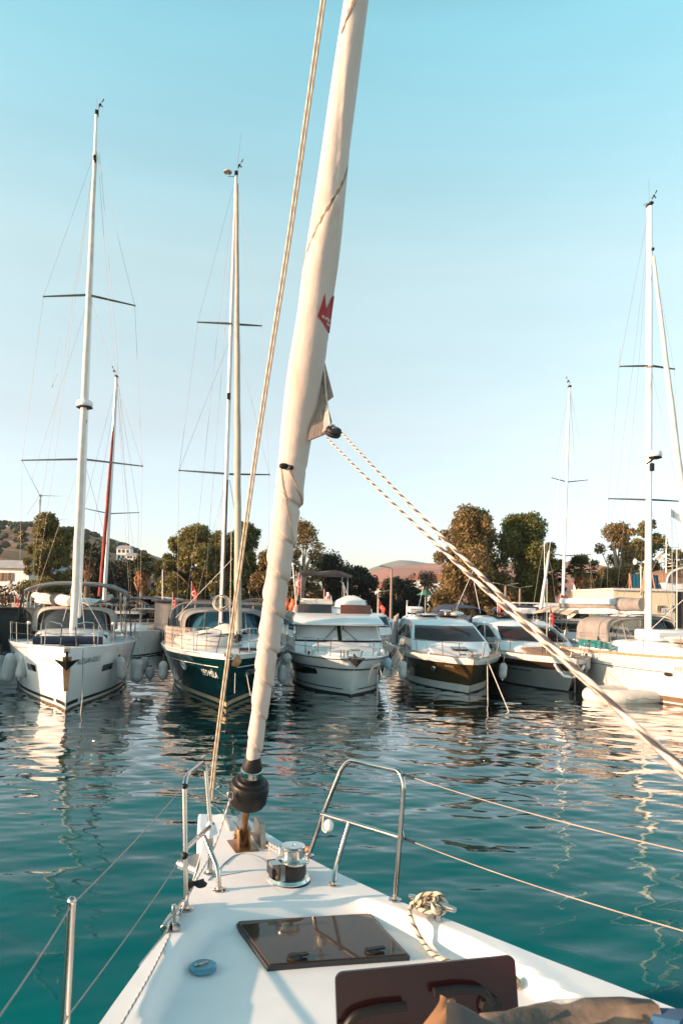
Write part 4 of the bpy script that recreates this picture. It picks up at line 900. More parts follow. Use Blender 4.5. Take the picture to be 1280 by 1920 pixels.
m = MB().slab([[Vector((x, y, 1.34+.10*(y-1.7)/1.2+.06*(1-abs(x)/.95)+.02*math.sin(5*x+3*y))) for x in [-.9+.18*k for k in range(11)]] for y in [1.75+.18*k for k in range(9)]], .10); C.part(m, 'sunpad_cover', SUNPAD)
for sd in (-1, 1): C.part(MB().box((sd*1.22, 2.0, 1.25), (.14, .4, .22), rz=-.1*sd), 'rope_locker', GEL2, bev=.03)
C.part(MB().box((-1.24, 1.55, 1.24), (.06, .05, .14)), 'air_vent', BLACK)
m = MB().box((0, -.02, 1.22), (.32, .75, .05)).tube([(-.2, .1, 1.24), (-.22, .0, 1.44), (-.2, -.3, 1.44)], .015, 6).tube([(.2, .1, 1.24), (.22, .0, 1.44), (.2, -.3, 1.44)], .015, 6).box((0, -.05, 1.46), (.28, .3, .04)).box((-.30, .2, 1.32), (.03, .03, .24)).box((-.38, .3, 1.32), (.03, .03, .24)); C.part(m, 'anchor_platform', STEEL_D)
m = MB(); m.add([(-.27, -.30, 1.25), (.27, -.30, 1.25), (0, -.42, .98), (-.20, -.12, 1.22), (.20, -.12, 1.22), (0, -.28, .96), (0, -.50, 1.19)], [(0, 6, 2), (6, 1, 2), (3, 5, 4), (0, 3, 4, 1), (0, 2, 5, 3), (1, 4, 5, 2), (0, 1, 6)]); m.tube([(0, -.3, 1.22), (0, .1, 1.30)], .04, 6); C.part(m, 'anchor', BLACK)
bow_rail(C, .56, [.05, .10, .18, .28, .38], t_end=.46, gate=.035)
m = MB().slab([[Vector((-1.52, 3.6+.14*k, 1.25+q*.42)) for q in range(3)] for k in range(8)], .03); C.part(m, 'side_door', GLASS_D)
for y_, x_, lb in ((3.7, -1.60, 'orange horseshoe buoy hung at the left edge of the flybridge yacht'), (4.3, -1.30, 'smaller orange buoy tucked behind the other one on the flybridge yacht')):
    pts = [Vector((.02*math.sin(k), .13*math.sin(a), .25*math.cos(a)-.0)) for k, a in enumerate([.5+5.3*q/18 for q in range(19)])]
    bo = thing('lifebuoy', lb, 'lifebuoy', C.w((x_-.22, y_+1.4, 2.74)), .38-(.2 if y_ > 4 else 0), 'orange buoys'); MB().tube([p*(1 if y_ < 4 else .75)+Vector((.2*p.z, 0, 0)) for p in pts], .075, 10).build('float_ring', ORANGE, bo)
    MB().tube([(0, 0, .27), (0, .02, .5)], .008, 5).build('lanyard', ROPE_G, bo)
flag('red flag on the slanted pole at the left of the flybridge yacht', C.w((-1.28, 6.5, 2.9)), 1.05, .55, .7, lean=(.05, 0), furl=.12, droop=.35)
flag('small red and white flag behind the flybridge yacht navigation light', C.w((-.12, 7.6, 2.6)), .75, .4, .4, furl=.55)
C.part(MB().tube([(-1.30, 6.3, 2.5), (-1.50, 6.2, 4.25)], .018, 6).ball((-1.5, 6.2, 4.27), .05, 8, 6), 'whip_aerial', ALU)
# ---- two sports cruisers of the same build
def cruiser(b, hullmat, top_dark, lowmat, pad, canvas):
    h = b.h; hu = hull_parts(b, hullmat, None, FOUL)
    b.part(h.strip(lambda t: h.fz(t)-.16, lambda t: h.fz(t)+.05, 0, 1, .022), 'gunwale_moulding', MWHITE, parent=hu)
    if lowmat: b.part(h.strip(lambda t: .04, lambda t: .30-.06*t, 0, 1, .010), 'lower_hull_band', lowmat, parent=hu)
    if top_dark: b.part(h.strip(lambda t: h.fz(t)-.42, lambda t: h.fz(t)-.15, 0, 1, .008), 'upper_hull_band', top_dark, parent=hu)
    b.part(h.strip(-.06, .045, 0, 1, .014), 'boot_stripe', BLACK, parent=hu)
    c = Cabin([(1.05, 1.9, 9.0, 1.46, 1.6), (1.50, 3.35, 9.0, 1.42, .75), (2.10, 5.0, 9.2, 1.20, .45), (2.26, 5.6, 9.3, 1.10, .5), (2.40, 6.6, 9.3, .85, .5)])
    cb_ = b.part(c.body(), 'superstructure', MWHITE, smooth=40)
    b.part(c.pane(1, -.93, .93, .08, .94, .016), 'windscreen', pm('brown_windscreen', (.030, .014, .012), .10, spec=.08), parent=cb_)
    a = c.front(1, .1).lerp(c.front(2, .1), .9); e = c.front(1, .62).lerp(c.front(2, .62), .45); b.part(MB().tube([a+Vector((0, -.05, .03)), e+Vector((0, -.06, .03))], .016, 5), 'wiper', BLACK, parent=cb_)
    for sd in (-1, 1):
        b.part(c.sidepane(1, sd, .03, .34, lambda a_: .12, lambda a_: .12+.80*math.sin(math.pi/2*min(1, .08+a_*1.15))), 'side_window', GLASS_D, parent=cb_)
        b.part(c.sidepane(1, sd, .40, .80, lambda a_: .12, lambda a_: .15+.74*math.cos(math.pi/2*max(0, a_)**1.6)), 'side_window', GLASS_D, parent=cb_)
        b.part(c.sidepane(0, sd, .15, .62, lambda a_: .2, lambda a_: .2+.62*math.sin(math.pi*(.12+.8*a_))), 'side_window', GLASS_D, parent=cb_)
        b.part(h.strip(.60, .63, .16, .34, .02, sides=(sd,)), 'hull_trim', STEEL, parent=hu)
    for u0, u1 in ((-.8, -.05), (.05, .8)):
        b.part(MB().slab([[Vector((lerp(u0, u1, k/5)*1.0, 6.2+q*.5, 2.40+.02-.06*abs(lerp(u0, u1, k/5))**2+.03*q/3)) for q in range(4)] for k in range(6)], .03), 'roof_hatch', GLASS_D, parent=cb_)
    b.part(MB().slab([[Vector((x, y, 1.16+(y-1.4)*.13+.05*(1-abs(x)))) for x in [-.95+.19*k for k in range(11)]] for y in [1.2+.19*k for k in range(10)]], .06), 'sunpad', pad)
    b.part(MB().box((.0, 2.3, 1.37), (.55, .5, .05), rx=.13), 'deck_hatch', GLASS_D, bev=.02)
    for sd in (-1, 1):
        rows = [[Vector((sd*(h.hb(t)-lerp(.05, .34, q/3)*min(1, t*7)), h.pt(t, h.fz(t)).y, h.fz(t)+.035+.006*q)) for q in range(4)] for t in [.015+.035*k for k in range(14)]]; b.part(MB().slab(rows, .012*sd), 'teak_side_deck', TEAK)
    m = MB().box((0, -.05, h.fz(0)+.05), (.22, .6, .06)).lathe([(.09, 0), (.09, .05), (.05, .07), (.05, .14), (.08, .16)], (0, .45, h.fz(0)+.07), 12).box((.25, .5, h.fz(0)+.12), (.2, .06, .05)).box((-.25, .5, h.fz(0)+.12), (.2, .06, .05)).tube([(0, .4, h.fz(0)+.14), (.08, -.3, h.fz(0)+.12)], .025, 6); b.part(m, 'bow_fittings', STEEL_D)
    bow_rail(b, .50, [.03, .09, .16, .24, .33, .42], t_end=.5, gate=.02, mid=False)
    for sd in (-1, 1):
        rows = [[Vector((sd*(1.50-.10*q/4), 8.0+.28*k, lerp(1.2, 2.45, q/4)-.03*k)) for q in range(5)] for k in range(7)]; b.part(MB().slab(rows, .03*sd), 'side_curtain', canvas)
    return hu, cb_
hD = Hull(10.6, 3.6, (1.17, 1.12, 1.08), rake=.75, tr=.92, tmax=.45, pe=.62, wlr=.80, flare=1.5, entry=.28, draft=.5, rk=4)
D = Boat('motor_cruiser', 'motor cruiser with glossy brown hull, white cabin and brown windscreen', 'motor cruiser', (4.22, 23.5), (-.045, 1.0), hD, 'motor yachts moored bow-on')
BROWNH = pm('hull_bronze_brown', (.060, .035, .010), .14, var=.2, scale=1.5, coat=.5)
huD, cbD = cruiser(D, BROWNH, None, pm('grey_lower_hull', (.55, .56, .55), .25, var=.06), SUNPAD, CANV_G)
hD.text('MITO\'S', .13, .075, .86, -1, pm('bronze_lettering', (.45, .36, .24), .4), huD)
m = MB().box((-.78, 7.6, 2.62), (.62, .45, .26)); D.part(m, 'liferaft_box', GEL, bev=.07)
vs, fs = text_pts('COMMAND', .11); D.part(MB().add([(-.78+x, 7.37, 2.62+y) for x, y, z in vs], fs), 'box_lettering', LETTER, smooth=0)
m = MB().lathe([(0, .0), (.05, 0), (.05, .14), (.24, .15), (.25, .19), (.2, .22), (0, .23)], (.42, 7.2, 2.42), 20); D.part(m, 'satellite_disc', GEL)
D.part(MB().ball((.85, 7.0, 2.50), (.28, .4, .10), 14, 8), 'roof_fairing', GEL)
D.part(MB().tube([(-1.05, 8.2, 2.3), (-1.05, 8.2, 3.0)], .03, 8).tube([(-.6, 8.2, 2.5), (-.35, 8.3, 3.6)], .010, 5).tube([(.95, 8.3, 2.4), (1.9, 8.9, 4.35)], .010, 5), 'aerials', ALU)
D.part(MB().tube([(-1.0, 7.0, 2.56), (.9, 7.0, 2.60)], .016, 6).tube([(-1., 7., 2.35), (-1., 7., 2.56)], .016, 6).tube([(.9, 7., 2.35), (.9, 7., 2.6)], .016, 6), 'roof_rail', STEEL)
D.part(MB().lathe([(.12, 0), (.12, .02), (.09, .04)], D.h.pt(.16, .72, -1, .02), 16, (-1, -.5, 0)), 'exhaust_port', STEEL, parent=huD)
hE = Hull(10.6, 3.6, (1.17, 1.12, 1.08), rake=.75, tr=.92, tmax=.45, pe=.62, wlr=.80, flare=1.5, entry=.28, draft=.5, rk=4)
E = Boat('motor_cruiser', 'motor cruiser with grey hull, black windscreen and teak bow pad', 'motor cruiser', (7.82, 24.7), (-.085, 1.0), hE, 'motor yachts moored bow-on')
huE, cbE = cruiser(E, pm('hull_grey', (.24, .25, .25), .2, var=.08, scale=1.5, coat=.4), pm('hull_black_brown', (.035, .022, .016), .15, coat=.4), None, TEAK, CANV_N)
m = MB().tube(spline([E.h.pt(.05, 1.0, -1, .05), E.h.pt(.035, .72, -1, .06), E.h.pt(.018, .60, -1, .07), E.h.pt(.012, .62, 1, .06), E.h.pt(.03, 1.0, 1, .06)], 6), [.02]+[.055]*23+[.02], 10)
tag(m.build('bow_fender', GEL, None), 'white U shaped bow fender hung on the grey cruiser stem', 'fender'); bpy.data.objects['bow_fender'].matrix_world = E.M
E.part(MB().box((.75, 7.3, 2.66), (.75, .45, .26)).box((.35, 7.4, 2.58), (.2, .3, .14)), 'liferaft_box', GEL, bev=.06)
tag(MB().tube([(0, 0, 0), (0, 0, -2.7+.0)], .022, 8).build('boat_hook', STEEL, None, loc=E.w((-.55, 1.35, 3.85))), 'tall thin bare pole standing on the grey cruiser foredeck', 'pole')
E.part(MB().tube([E.px(888, 1092, 31), E.px(900, 1150, 31.2)], .012, 5), 'whip_aerial', ALU)
# ---- fenders, bow lines and flags of the front row
def fp(px, py, Y): return P(px, py, Y)
fender('very large pale fender leaning outward at the far left edge', fp(28, 1222, 22.6), 1.0, .22, hang=.35, tilt=(-.28, 0))
fender('grey fender half cut by the left picture edge beyond the large one', fp(2, 1225, 24.0), .8, .18, hang=.3)
fender('pale fender tilted on the left bow of the white sailboat', fp(50, 1223, 21.5), .82, .155, hang=.25, tilt=(-.22, 0))
fender('long fender on the right bow of the white sailboat near its hull window', fp(224, 1228, 22.0), .78, .15, hang=.25, tilt=(.14, 0))
fender('wide grey fender between white and teal sailboats, nearest the white one', fp(258, 1233, 22.8), .80, .19, hang=.3)
fender('grey fender tucked behind the wide one between white and teal sailboats', fp(271, 1228, 24.2), .62, .15, hang=.3)
fender('short grey fender between white and teal sailboats, lowest of them', fp(282, 1247, 23.6), .50, .14, hang=.5)
fender('white ribbed fender left of the porthole on the teal sailboat', fp(307, 1236, 22.2), .66, .135, hang=.15)
fender('white ribbed fender between the teal sailboat and the flybridge yacht, hanging low', fp(529, 1243, 23.6), .68, .135, hang=.3)
fender('rounded pale fender pressed against the left bow of the flybridge yacht', fp(537, 1222, 23.9), .42, .17, hang=.3)
fender('bluish fender at the right bow of the flybridge yacht', fp(727, 1230, 24.0), .46, .13, hang=.2, mat=pm('bluish_vinyl', (.30, .45, .52), .4))
fender('white ribbed fender on the left bow of the brown cruiser', fp(755, 1236, 24.3), .68, .13, hang=.25)
fender('white fender on the right bow of the brown cruiser', fp(944, 1240, 24.6), .62, .13, hang=.2, tilt=(-.08, 0))
fender('pale fender between the grey cruiser and the right white sailboat, upper one', fp(1098, 1226, 25.6), .62, .15, hang=.2)
fender('round pale fender between the grey cruiser and the right white sailboat, lower one', fp(1102, 1238, 26.4), .68, .20, hang=.4)
mooring('rope falling straight from the right bow of the flybridge yacht', [fp(708, 1246, 23.0), fp(707, 1318, 22.8)])
mooring('slanting rope from the flybridge yacht bow into the water', [fp(710, 1247, 23.0), fp(733, 1331, 20.6)])
mooring('straight rope from the brown cruiser bow into the water', [fp(913, 1240, 23.9), fp(914, 1325, 22.0)])
mooring('slanting rope from the brown cruiser bow into the water', [fp(914, 1240, 23.9), fp(953, 1334, 20.6)])
mooring('dark rope hanging from the grey cruiser bow', [fp(1077, 1240, 24.8), fp(1077, 1300, 24.9)], .012, ROPE_G)
mooring('slack rope from the grey cruiser bow to the grey dinghy', [fp(1079, 1242, 24.8), fp(1098, 1270, 24.0), fp(1120, 1312, 22.5)], .012, ROPE_G)
mooring('thin rope hanging from the teal sailboat bow', [fp(441, 1262, 18.7), fp(440, 1300, 18.7)], .009)
mooring('thin slanting rope right of the teal sailboat stem', [fp(462, 1262, 19.0), fp(470, 1305, 18.2)], .009)
m = MB()
o_ = spline([fp(712, 1245, 22.9), fp(700, 1250, 22.8), fp(694, 1262, 22.75), fp(692, 1272, 22.7), fp(690, 1282, 22.7)], 5); m.tube([p-o_[0] for p in o_], [.03, .05, .04, .03, .05, .045, .03, .04, .05, .04, .035, .03, .03, .025, .02, .02, .02, .02, .02, .015, .015][:len(o_)], 7)
tag(m.build('tangled_line', pm('pinkish_rope', (.62, .42, .36), .8), None, loc=o_[0]), 'tangled pinkish line on the right bow of the flybridge yacht', 'rope')
# inflatable in the water by the right sailboat
dk = thing('inflatable_dinghy', 'grey inflatable dinghy floating beside the right white sailboat', 'dinghy', (8.95, 23.6, .16), math.radians(-72))
tb = dinghy_tube(2.7, .62, .22); MB().tube(tb, [.12]+[.25]*(len(tb)-2)+[.12], 16).build('tube', pm('light_hypalon', (.60, .57, .52), .6, var=.14, scale=4, bump=.15, bscale=10), dk)
MB().slab([[Vector((x, y, -.08)) for x in (-.6, 0, .6)] for y in (-.95, 0, 1.4)], .04).build('floor', CANV_D, dk); MB().box((0, 1.42, .05), (1.0, .05, .45)).build('transom', TEAK, dk)
m = MB()
for sd in (-1, 1): m.tube([Vector((sd*.86, y, .02-.05*math.sin(y*4)**2)) for y in [-.6+.12*k for k in range(16)]], .012, 5)
m.build('grab_line', ROPE_G, dk)
MB().slab([[Vector((-.872, y, z)) for z in (-.10, .0, .08)] for y in (.1, .3, .5)], .006, (-1, 0, 0)).build('handle_patch', BLACK, dk)
FG = 'red ensigns on the moored boats'
flag('red flag with white crescent near the far white mast, blown to the right', P(1050, 1150, 30), .75, .5, .32, furl=.95, droop=.45, lean=(-.0, 0))
flag('hanging red flag left of the cream canopy behind the grey cruiser', P(1030, 1175, 29), .85, .5, .5, furl=.30, droop=.9)
flag('red flag hanging behind the cockpit tent of the teal sailboat, at its left', P(323, 1150, 33), .9, .5, .5, furl=.3, droop=.8)
flag('taller red flag behind the cockpit tent of the teal sailboat', P(358, 1142, 33), 1.2, .6, .6, furl=.4, droop=.8)
flag('small red flag on the far left motorboat', P(27, 1155, 29), .75, .4, .35, furl=.5)
flag('red flag left of the brown cruiser beside the street lamp', P(709, 1153, 34), .7, .5, .35, furl=.6)
flag('red and white flag hanging behind the grey cruiser cabin', P(932, 1148, 33), .75, .4, .5, furl=.3)
flag('small red flag right of the silver mast behind the striped halyard', P(554, 1115, 36), 1.1, .5, .5, furl=.35)
# ================================================================ second row of boats, quay and shore
def backboat(label, px, Y, L=9., Bm=3.2, F=1.1, aft=(0, 1), canopy=None, roof=None, kind='motorboat', cab=True, mat=MWHITE, win=GLASS_D, zc=2.3, group='boats in the row behind'):
    h = Hull(L, Bm, (F+.15, F, F-.05), rake=.5, tr=.9, pe=.7, draft=.4); p = P(px, 1200, Y)
    b = Boat(kind, label, kind.replace('_', ' '), (p.x, Y), aft, h, group); hu = hull_parts(b, mat, BLACK, None, zs=.02, zt=.1)
    if cab:
        c = Cabin([(F-.05, L*.22, L*.72, Bm*.40, .8), (F+.42, L*.28, L*.72, Bm*.38, .5), (zc-.12, L*.40, L*.74, Bm*.32, .3), (zc, L*.44, L*.74, Bm*.28, .3)]); cb_ = b.part(c.body(), 'cabin', mat)
        b.part(c.pane(1), 'windscreen', win, parent=cb_)
        for sd in (-1, 1): b.part(c.sidepane(1, sd, .05, .9, .1, .9), 'side_window', win, parent=cb_)
    if canopy: bimini(b, L*.45, L*.92, Bm*.44, zc+.75, F, canopy, 'canopy', .06)
    bow_rail(b, .5, [.06, .15, .26, .38], t_end=.45, mid=False)
    return b
# left edge: small motorboat seen from astern with a black outboard
hL = Hull(6.5, 2.4, (.95, .85, .80), rake=.5, tr=.95, pe=.7); p = P(-12, 1200, 25.5)
LB = Boat('motorboat', 'small motorboat with clear canopy and black outboard cut by the left edge', 'motorboat', (p.x+1.8, 32.0), (-.28, -1), hL); hull_parts(LB, MWHITE, BLACK, None)
rows = arch_rows(3.2, 6.0, 1.05, 1.1, .8, 2.25, 2.45, pw=.5); LB.part(MB().slab(rows, .02), 'canopy', CANV_C, smooth=60)
LB.part(MB().slab([[Vector((x, 6.06, lerp(.9, 2.3-.5*abs(x)**3, q/3))) for q in range(4)] for x in [-.95+.19*k for k in range(11)]], .006), 'clear_curtain', VINYL)
m = MB().loft([[Vector((x*k, 6.7+y*k, z)) for x, y in ((-.16, -.25), (.16, -.25), (.2, .1), (.12, .3), (-.12, .3), (-.2, .1))] for z, k in ((.75, .7), (.85, 1), (1.25, 1), (1.38, .6))]).box((0, 6.75, .3), (.12, .22, .95)); LB.part(m, 'outboard_engine', BLACK, bev=.02)
# boat with the cream canvas house behind the teal sailboat
b = backboat('boat with cream canvas house and dark flat roof behind the teal sailboat', 338, 36.5, L=10, Bm=3.6, cab=False)
for sd in (-1, 1): b.part(MB().slab([[Vector((sd*1.55, 1.2+k*.5, z)) for z in (1.1, 1.7, 2.3, 2.65)] for k in range(12)], .04*sd), 'canvas_side', CANV_G)
b.part(MB().slab([[Vector((x, 1.15+.02*math.sin(x*9), z)) for z in (1.1, 1.6, 2.1, 2.62)] for x in [-1.55+.155*k for k in range(21)]], .04), 'canvas_front', CANV_G); b.part(MB().box((0, 4, 2.72), (3.4, 6.2, .12)), 'flat_roof', CANV_D, bev=.04)
backboat('white boat with pale flat canopy between the two left sailboats', 243, 37.5, Bm=3.3, canopy=CANV_W, zc=2.15)
backboat('boat with black arched canopy left of the flybridge yacht', 470, 36, Bm=3.6, canopy=CANV_D, zc=2.2)
backboat('white boat peeping out left of the brown cruiser', 698, 37, Bm=2.9, canopy=None, zc=2.25)
b = backboat('white boat with navy canopy behind the brown and grey cruisers', 893, 37, Bm=3.4, canopy=None, zc=2.2)
rows = arch_rows(3.2, 7.5, 1.35, 1.45, 1.6, 2.7, 2.85, pw=.6); b.part(MB().slab(rows, .03), 'canopy', CANV_N, smooth=60)
b = backboat('sailing boat with long white boom tent behind the right sailboat', 1120, 36.5, L=11, Bm=3.4, cab=True, zc=2.1); b.part(MB().slab([[Vector((u*1.3, y, 3.05-.35*abs(u)**1.5)) for u in (-1, -.5, 0, .5, 1)] for y in (3, 5, 7, 9)], .03), 'boom_tent', CANV_W)
backboat('dark boat in the gap left of the cream canopy near the grey cruiser', 1045, 35, Bm=3.2, canopy=CANV_N, zc=2.0)
backboat('boat with white canvas cover at the right picture edge', 1282, 34, Bm=3.3, canopy=CANV_W, zc=1.9)
backboat('pale boat low beyond the white sailboat at the left', 60, 37, Bm=3.2, canopy=CANV_W, zc=2.0)
b = backboat('boat with dark canopy right behind the white sailboat cockpit', 180, 36, Bm=3.4, canopy=CANV_D, zc=2.1)
backboat('low dark boat behind the flybridge yacht', 600, 38, Bm=3.4, canopy=CANV_D, zc=2.1, mat=pm('navy_hull', (.03, .04, .06), .2))
backboat('white boat in the row behind, between the brown cruiser roof and street lamp', 770, 39, Bm=3.0, canopy=None, zc=1.9)
backboat('tall white motorboat just outside the left edge', -215, 19.3, L=11.5, Bm=3.4, F=1.6, aft=(-.36, 1), zc=3.0)
# two further sailing boats whose masts rise above the rest
def farsail(label, px, Y, base, top, sprs, col, r, furl, wr):
    h = Hull(11, 3.4, (1.3, 1.15, 1.1), rake=.8, tr=.75, draft=.4); p = P(px, 1200, Y); b = Boat('sailboat', label, 'sailboat', (p.x, Y), (0, 1), h, 'sailing boats in the row behind'); hull_parts(b, GEL2, BLACK, None, zs=.02, zt=.1)
    coachroof(b, 3, 7.5, .5, 1.1, .1, .4, lambda y: 1.15); bimini(b, 7, 9.5, 1.4, 2.9, 1.1, CANV_N); stanchions(b, [.12, .3, .5, .7, .9])
    m_, a_, c_ = mast(b, base, top, Y+4, r, col, tip=.8)
    for r_, t_ in sprs: spreader(b, m_, r_, t_, Y+4.1, r=.025)
    masthead(b, m_, top[0], top[1]-1, Y+4, (2, -22), -1)
    if furl: rolled(b, b.px(*furl[0], Y+2), b.px(*furl[1], Y+3.8), .2, .06, furl[2], fat=furl[3])
    b.part(MB().tube([b.px(base[0], base[1]-2, Y+4), b.px(base[0]+12, base[1]-6, Y+8.5)], .16, 8), 'sail_cover', CANV_C)
    wires(b, wr, Y+4, .006, WIRE); return b
farsail('sailing boat with red furled sail behind the two left sailboats', 185, 33, (196, 1125), (219, 708), [((205, 963), (158, 953)), ((207, 963), (260, 961))], ALU_G, .13,
        ((188, 1118), (213, 800), RED_SAIL, lambda t: .085*(1-t)**.35+.015), [[(219, 712), (158, 953), (152, 1110)], [(220, 712), (260, 961), (258, 1120)], [(219, 712), (240, 960), (246, 1120)], [(219, 730), (182, 950), (160, 1118)]])
farsail('sailing boat with bare white mast and leaning white furled jib, right of centre', 1050, 34, (1054, 1140), (1067, 727), [((1060, 903), (1034, 896)), ((1061, 904), (1100, 900)), ((1056, 1042), (1024, 1036)), ((1057, 1042), (1106, 1040))], ALU, .10,
        ((1013, 1145), (1065, 775), CANV_W, lambda t: .09-.10*t if t < .28 else .012), [[(1066, 730), (1034, 896), (1024, 1036), (1020, 1130)], [(1068, 730), (1100, 900), (1106, 1040), (1108, 1130)], [(1068, 730), (1080, 930), (1120, 1135)]])
for i, (px, y0, y1, Y, r, lb) in enumerate(((305, 1068, 1150, 40, .035, 'bare thin pole mast left of the tallest olive tree'), (148, 1020, 1140, 40, .03, 'thin bare mast behind the left white sailboat mast'), (1248, 1010, 1110, 52, .06, 'thin bare mast right of the right sailboat mast'),
        (1259, 955, 1150, 40, .03, 'thin flagpole mast near the white banner at the right edge'), (1268, 1030, 1150, 44, .03, 'slim bare mast closest to the right edge'), (1020, 1015, 1140, 42, .03, 'thin bare mast in front of the bright green tree'))):
    a = P(px, y1+60, Y); c = P(px, y0, Y); root = thing('bare_mast', lb, 'mast', a, 0, 'bare masts beyond the boats'); MB().tube([(0, 0, 0), c-a], [r, r*.6], 8).build('pole', ALU if i != 1 else ALU_G, root)
    MB().tube([(-.35, 0, (c-a).z*.72), (.35, 0, (c-a).z*.72)], r*.4, 5).build('crosstree', WIRE, root)
    for sd in (-1, 1): MB().tube([(sd*.9, 0, 0), (sd*.35, 0, (c-a).z*.72), c-a], .008, 4).build('stay', WIRE, root)
fl = flag('white pennant streaming right near the right picture edge', P(1257, 1010, 40), 1.6, .62, .42, mat=pm('white_bunting', (.7, .68, .66), .8), droop=.5, furl=.9, emblem=False, group='pennants')
# long shade roof on the quay, pontoon lights and bollards
def canopy_roof(label, x0, x1, y, Y, mat):
    a, c = P(x0, y, Y), P(x1, y, Y); r = thing('shade_roof', label, 'roof', ((a.x+c.x)/2, Y, 1.0)); w = c.x-a.x
    MB().box((0, 1.5, a.z-1.0), (w, 4.0, .10)).build('roof_sheet', mat, r); m = MB()
    for k in range(6):
        MB().box((lerp(-w/2+.2, w/2-.2, k/5), 0, (a.z-1)/2), (.08, .08, a.z-1.05)).build('post', STEEL_D, r)
canopy_roof('long pale flat roof on the quay between white mast and olive trees', 262, 410, 1128, 52, CANV_G)
canopy_roof('low dark flat roof on the quay behind the white sailboat', 60, 262, 1131, 53, CANV_D)
canopy_roof('dark flat roof on the quay under the rusty eucalyptus', 960, 1070, 1130, 52, GEL2)
# street lamps
def lamp(label, px, ytop, Y, arm=1, double=False, h0=1.0):
    t = P(px, ytop, Y); r = thing('street_lamp', label, 'street lamp', (t.x, Y, h0), 0, 'lamp posts on the quay'); hh = t.z-h0
    MB().tube([(0, 0, 0), (0, 0, hh)], [.11, .08], 10).build('post', pm('lamp_post', (.20, .15, .12), .6), r)
    for sd in ((-1, 1) if double else (arm,)):
        MB().tube(fillet([(0, 0, hh-.1), (0, 0, hh+.06), (sd*.55, 0, hh+.18)], .1), .035, 6).build('arm', STEEL_D, r); MB().box((sd*.7, 0, hh+.2), (.5, .22, .09), ry=-.15*sd).build('lamp_head', STEEL_D, r, bev=.02)
lamp('tall dark street lamp standing against the red hill', 734, 1067, 56, -1); lamp('double-headed lamp in front of the bright green tree, left one', 947, 1099, 56, 1, True); lamp('double-headed lamp in front of the bright green tree, right one', 974, 1104, 58, 1, True)
lamp('small lamp post left of the tall street lamp', 709, 1112, 60, 1)
# green parasol
g0 = P(797, 1128, 62); t0 = P(797, 1106, 62); pr = thing('parasol', 'faded green parasol on the shore below the red hill', 'parasol', (g0.x, 62, 1.0)); hz = t0.z-1.0
MB().tube([(0, 0, 0), (0, 0, hz)], .04, 8).build('pole', ALU_G, pr)
m = MB(); N_ = 8; m.add([(0, 0, hz)]+[(.72*math.cos(6.283*k/N_), .72*math.sin(6.283*k/N_), hz-.42) for k in range(N_)]+[(0, 0, hz-.05)]+[(.70*math.cos(6.283*k/N_), .70*math.sin(6.283*k/N_), hz-.45) for k in range(N_)], [(0, k+1, (k+1) % N_+1) for k in range(N_)]+[(N_+1, N_+2+(k+1) % N_, N_+2+k) for k in range(N_)]+[(k+1, N_+2+k, N_+2+(k+1) % N_, (k+1) % N_+1) for k in range(N_)]); m.build('canopy', pm('green_parasol', (.03, .17, .14), .8, var=.15), pr, smooth=0)
# ---- buildings
def window(bld, x, y, z, w, h, gl, sh=None, frame=.03, ny=-1):
    f = MB().box((x, y+.0*ny, z), (w+frame*2, .10, h+frame*2)).build('window', GEL2, bld, smooth=0); MB().box((x, y-.045, z), (w, .04, h)).build('pane', gl, f, smooth=0)
    if sh:
        for sd in (-1, 1): MB().box((x+sd*(w/2+.07+frame), y-.06, z), (.12, .05, h)).build('shutter', sh, f, smooth=0)
WALLC = pm('cream_wall', (.62, .54, .43), .9, var=.1, scale=.8, bump=.2, bscale=6); WALLW = pm('white_wall', (.72, .70, .66), .9, var=.08, scale=.7); TILE = pm('roof_tiles', (.40, .13, .075), .85, var=.3, scale=3, bump=.4, bscale=12); GREYR = pm('grey_roof', (.30, .30, .31), .8, var=.15, scale=2)
SHUT = pm('brown_shutter', (.22, .11, .06), .7, var=.2)
p0 = P(-70, 1130, 74); p1 = P(74, 1130, 74); W_ = p1.x-p0.x; hb = thing('house', 'white two-storey house with brown shutters on the left shore', 'house', ((p0.x+p1.x)/2, 79, 1.0), -.17); zt = P(40, 1066, 74).z-1
wl = MB().box((0, 0, zt/2), (W_, 10, zt)).build('wall', WALLW, hb, smooth=0); MB().hexa([Vector((-W_/2-.4, -5.5, zt)), Vector((W_/2+.4, -5.5, zt)), Vector((W_/2+.4, 5.5, zt)), Vector((-W_/2-.4, 5.5, zt))], [Vector((-W_/2+.8, -3.6, zt+.85)), Vector((W_/2-.8, -3.6, zt+.85)), Vector((W_/2-.8, 3.6, zt+.85)), Vector((-W_/2+.8, 3.6, zt+.85))]).build('roof', GREYR, hb, smooth=0)
for px in (2, 14, 25, 39):
    x = P(px, 1082, 74).x-(p0.x+p1.x)/2; window(hb, x, -5.03, P(px, 1082, 74).z-1,   .24, .80, GLASS_D, SHUT); window(hb, x, -5.03, P(px, 1122, 74).z-1,   .24, .80, GLASS_D, SHUT)
x = P(38, 1098, 74).x-(p0.x+p1.x)/2; MB().lathe([(.25, 0), (.25, .06), (.18, .08), (0, .08)], (x, -5.02, P(38, 1098, 74).z-1), 16, (0, -1, 0)).build('round_vent', GREYR, hb)
MB().box((0, -5.06, P(38, 1104, 74).z-1), (W_, .1, .12)).build('string_course', GREYR, hb, smooth=0)
hv = thing('house', 'pale bluish house wall glimpsed right of the white mast', 'house', (P(151, 1080, 78).x, 82, 1.0)); MB().box((0, 0, 1.9), (1.7, 6, 3.8)).build('wall', pm('bluish_wall', (.42, .50, .54), .9), hv, smooth=0); MB().box((0, 0, 3.9), (2.1, 6.4, .16)).build('roof', GREYR, hv, smooth=0)
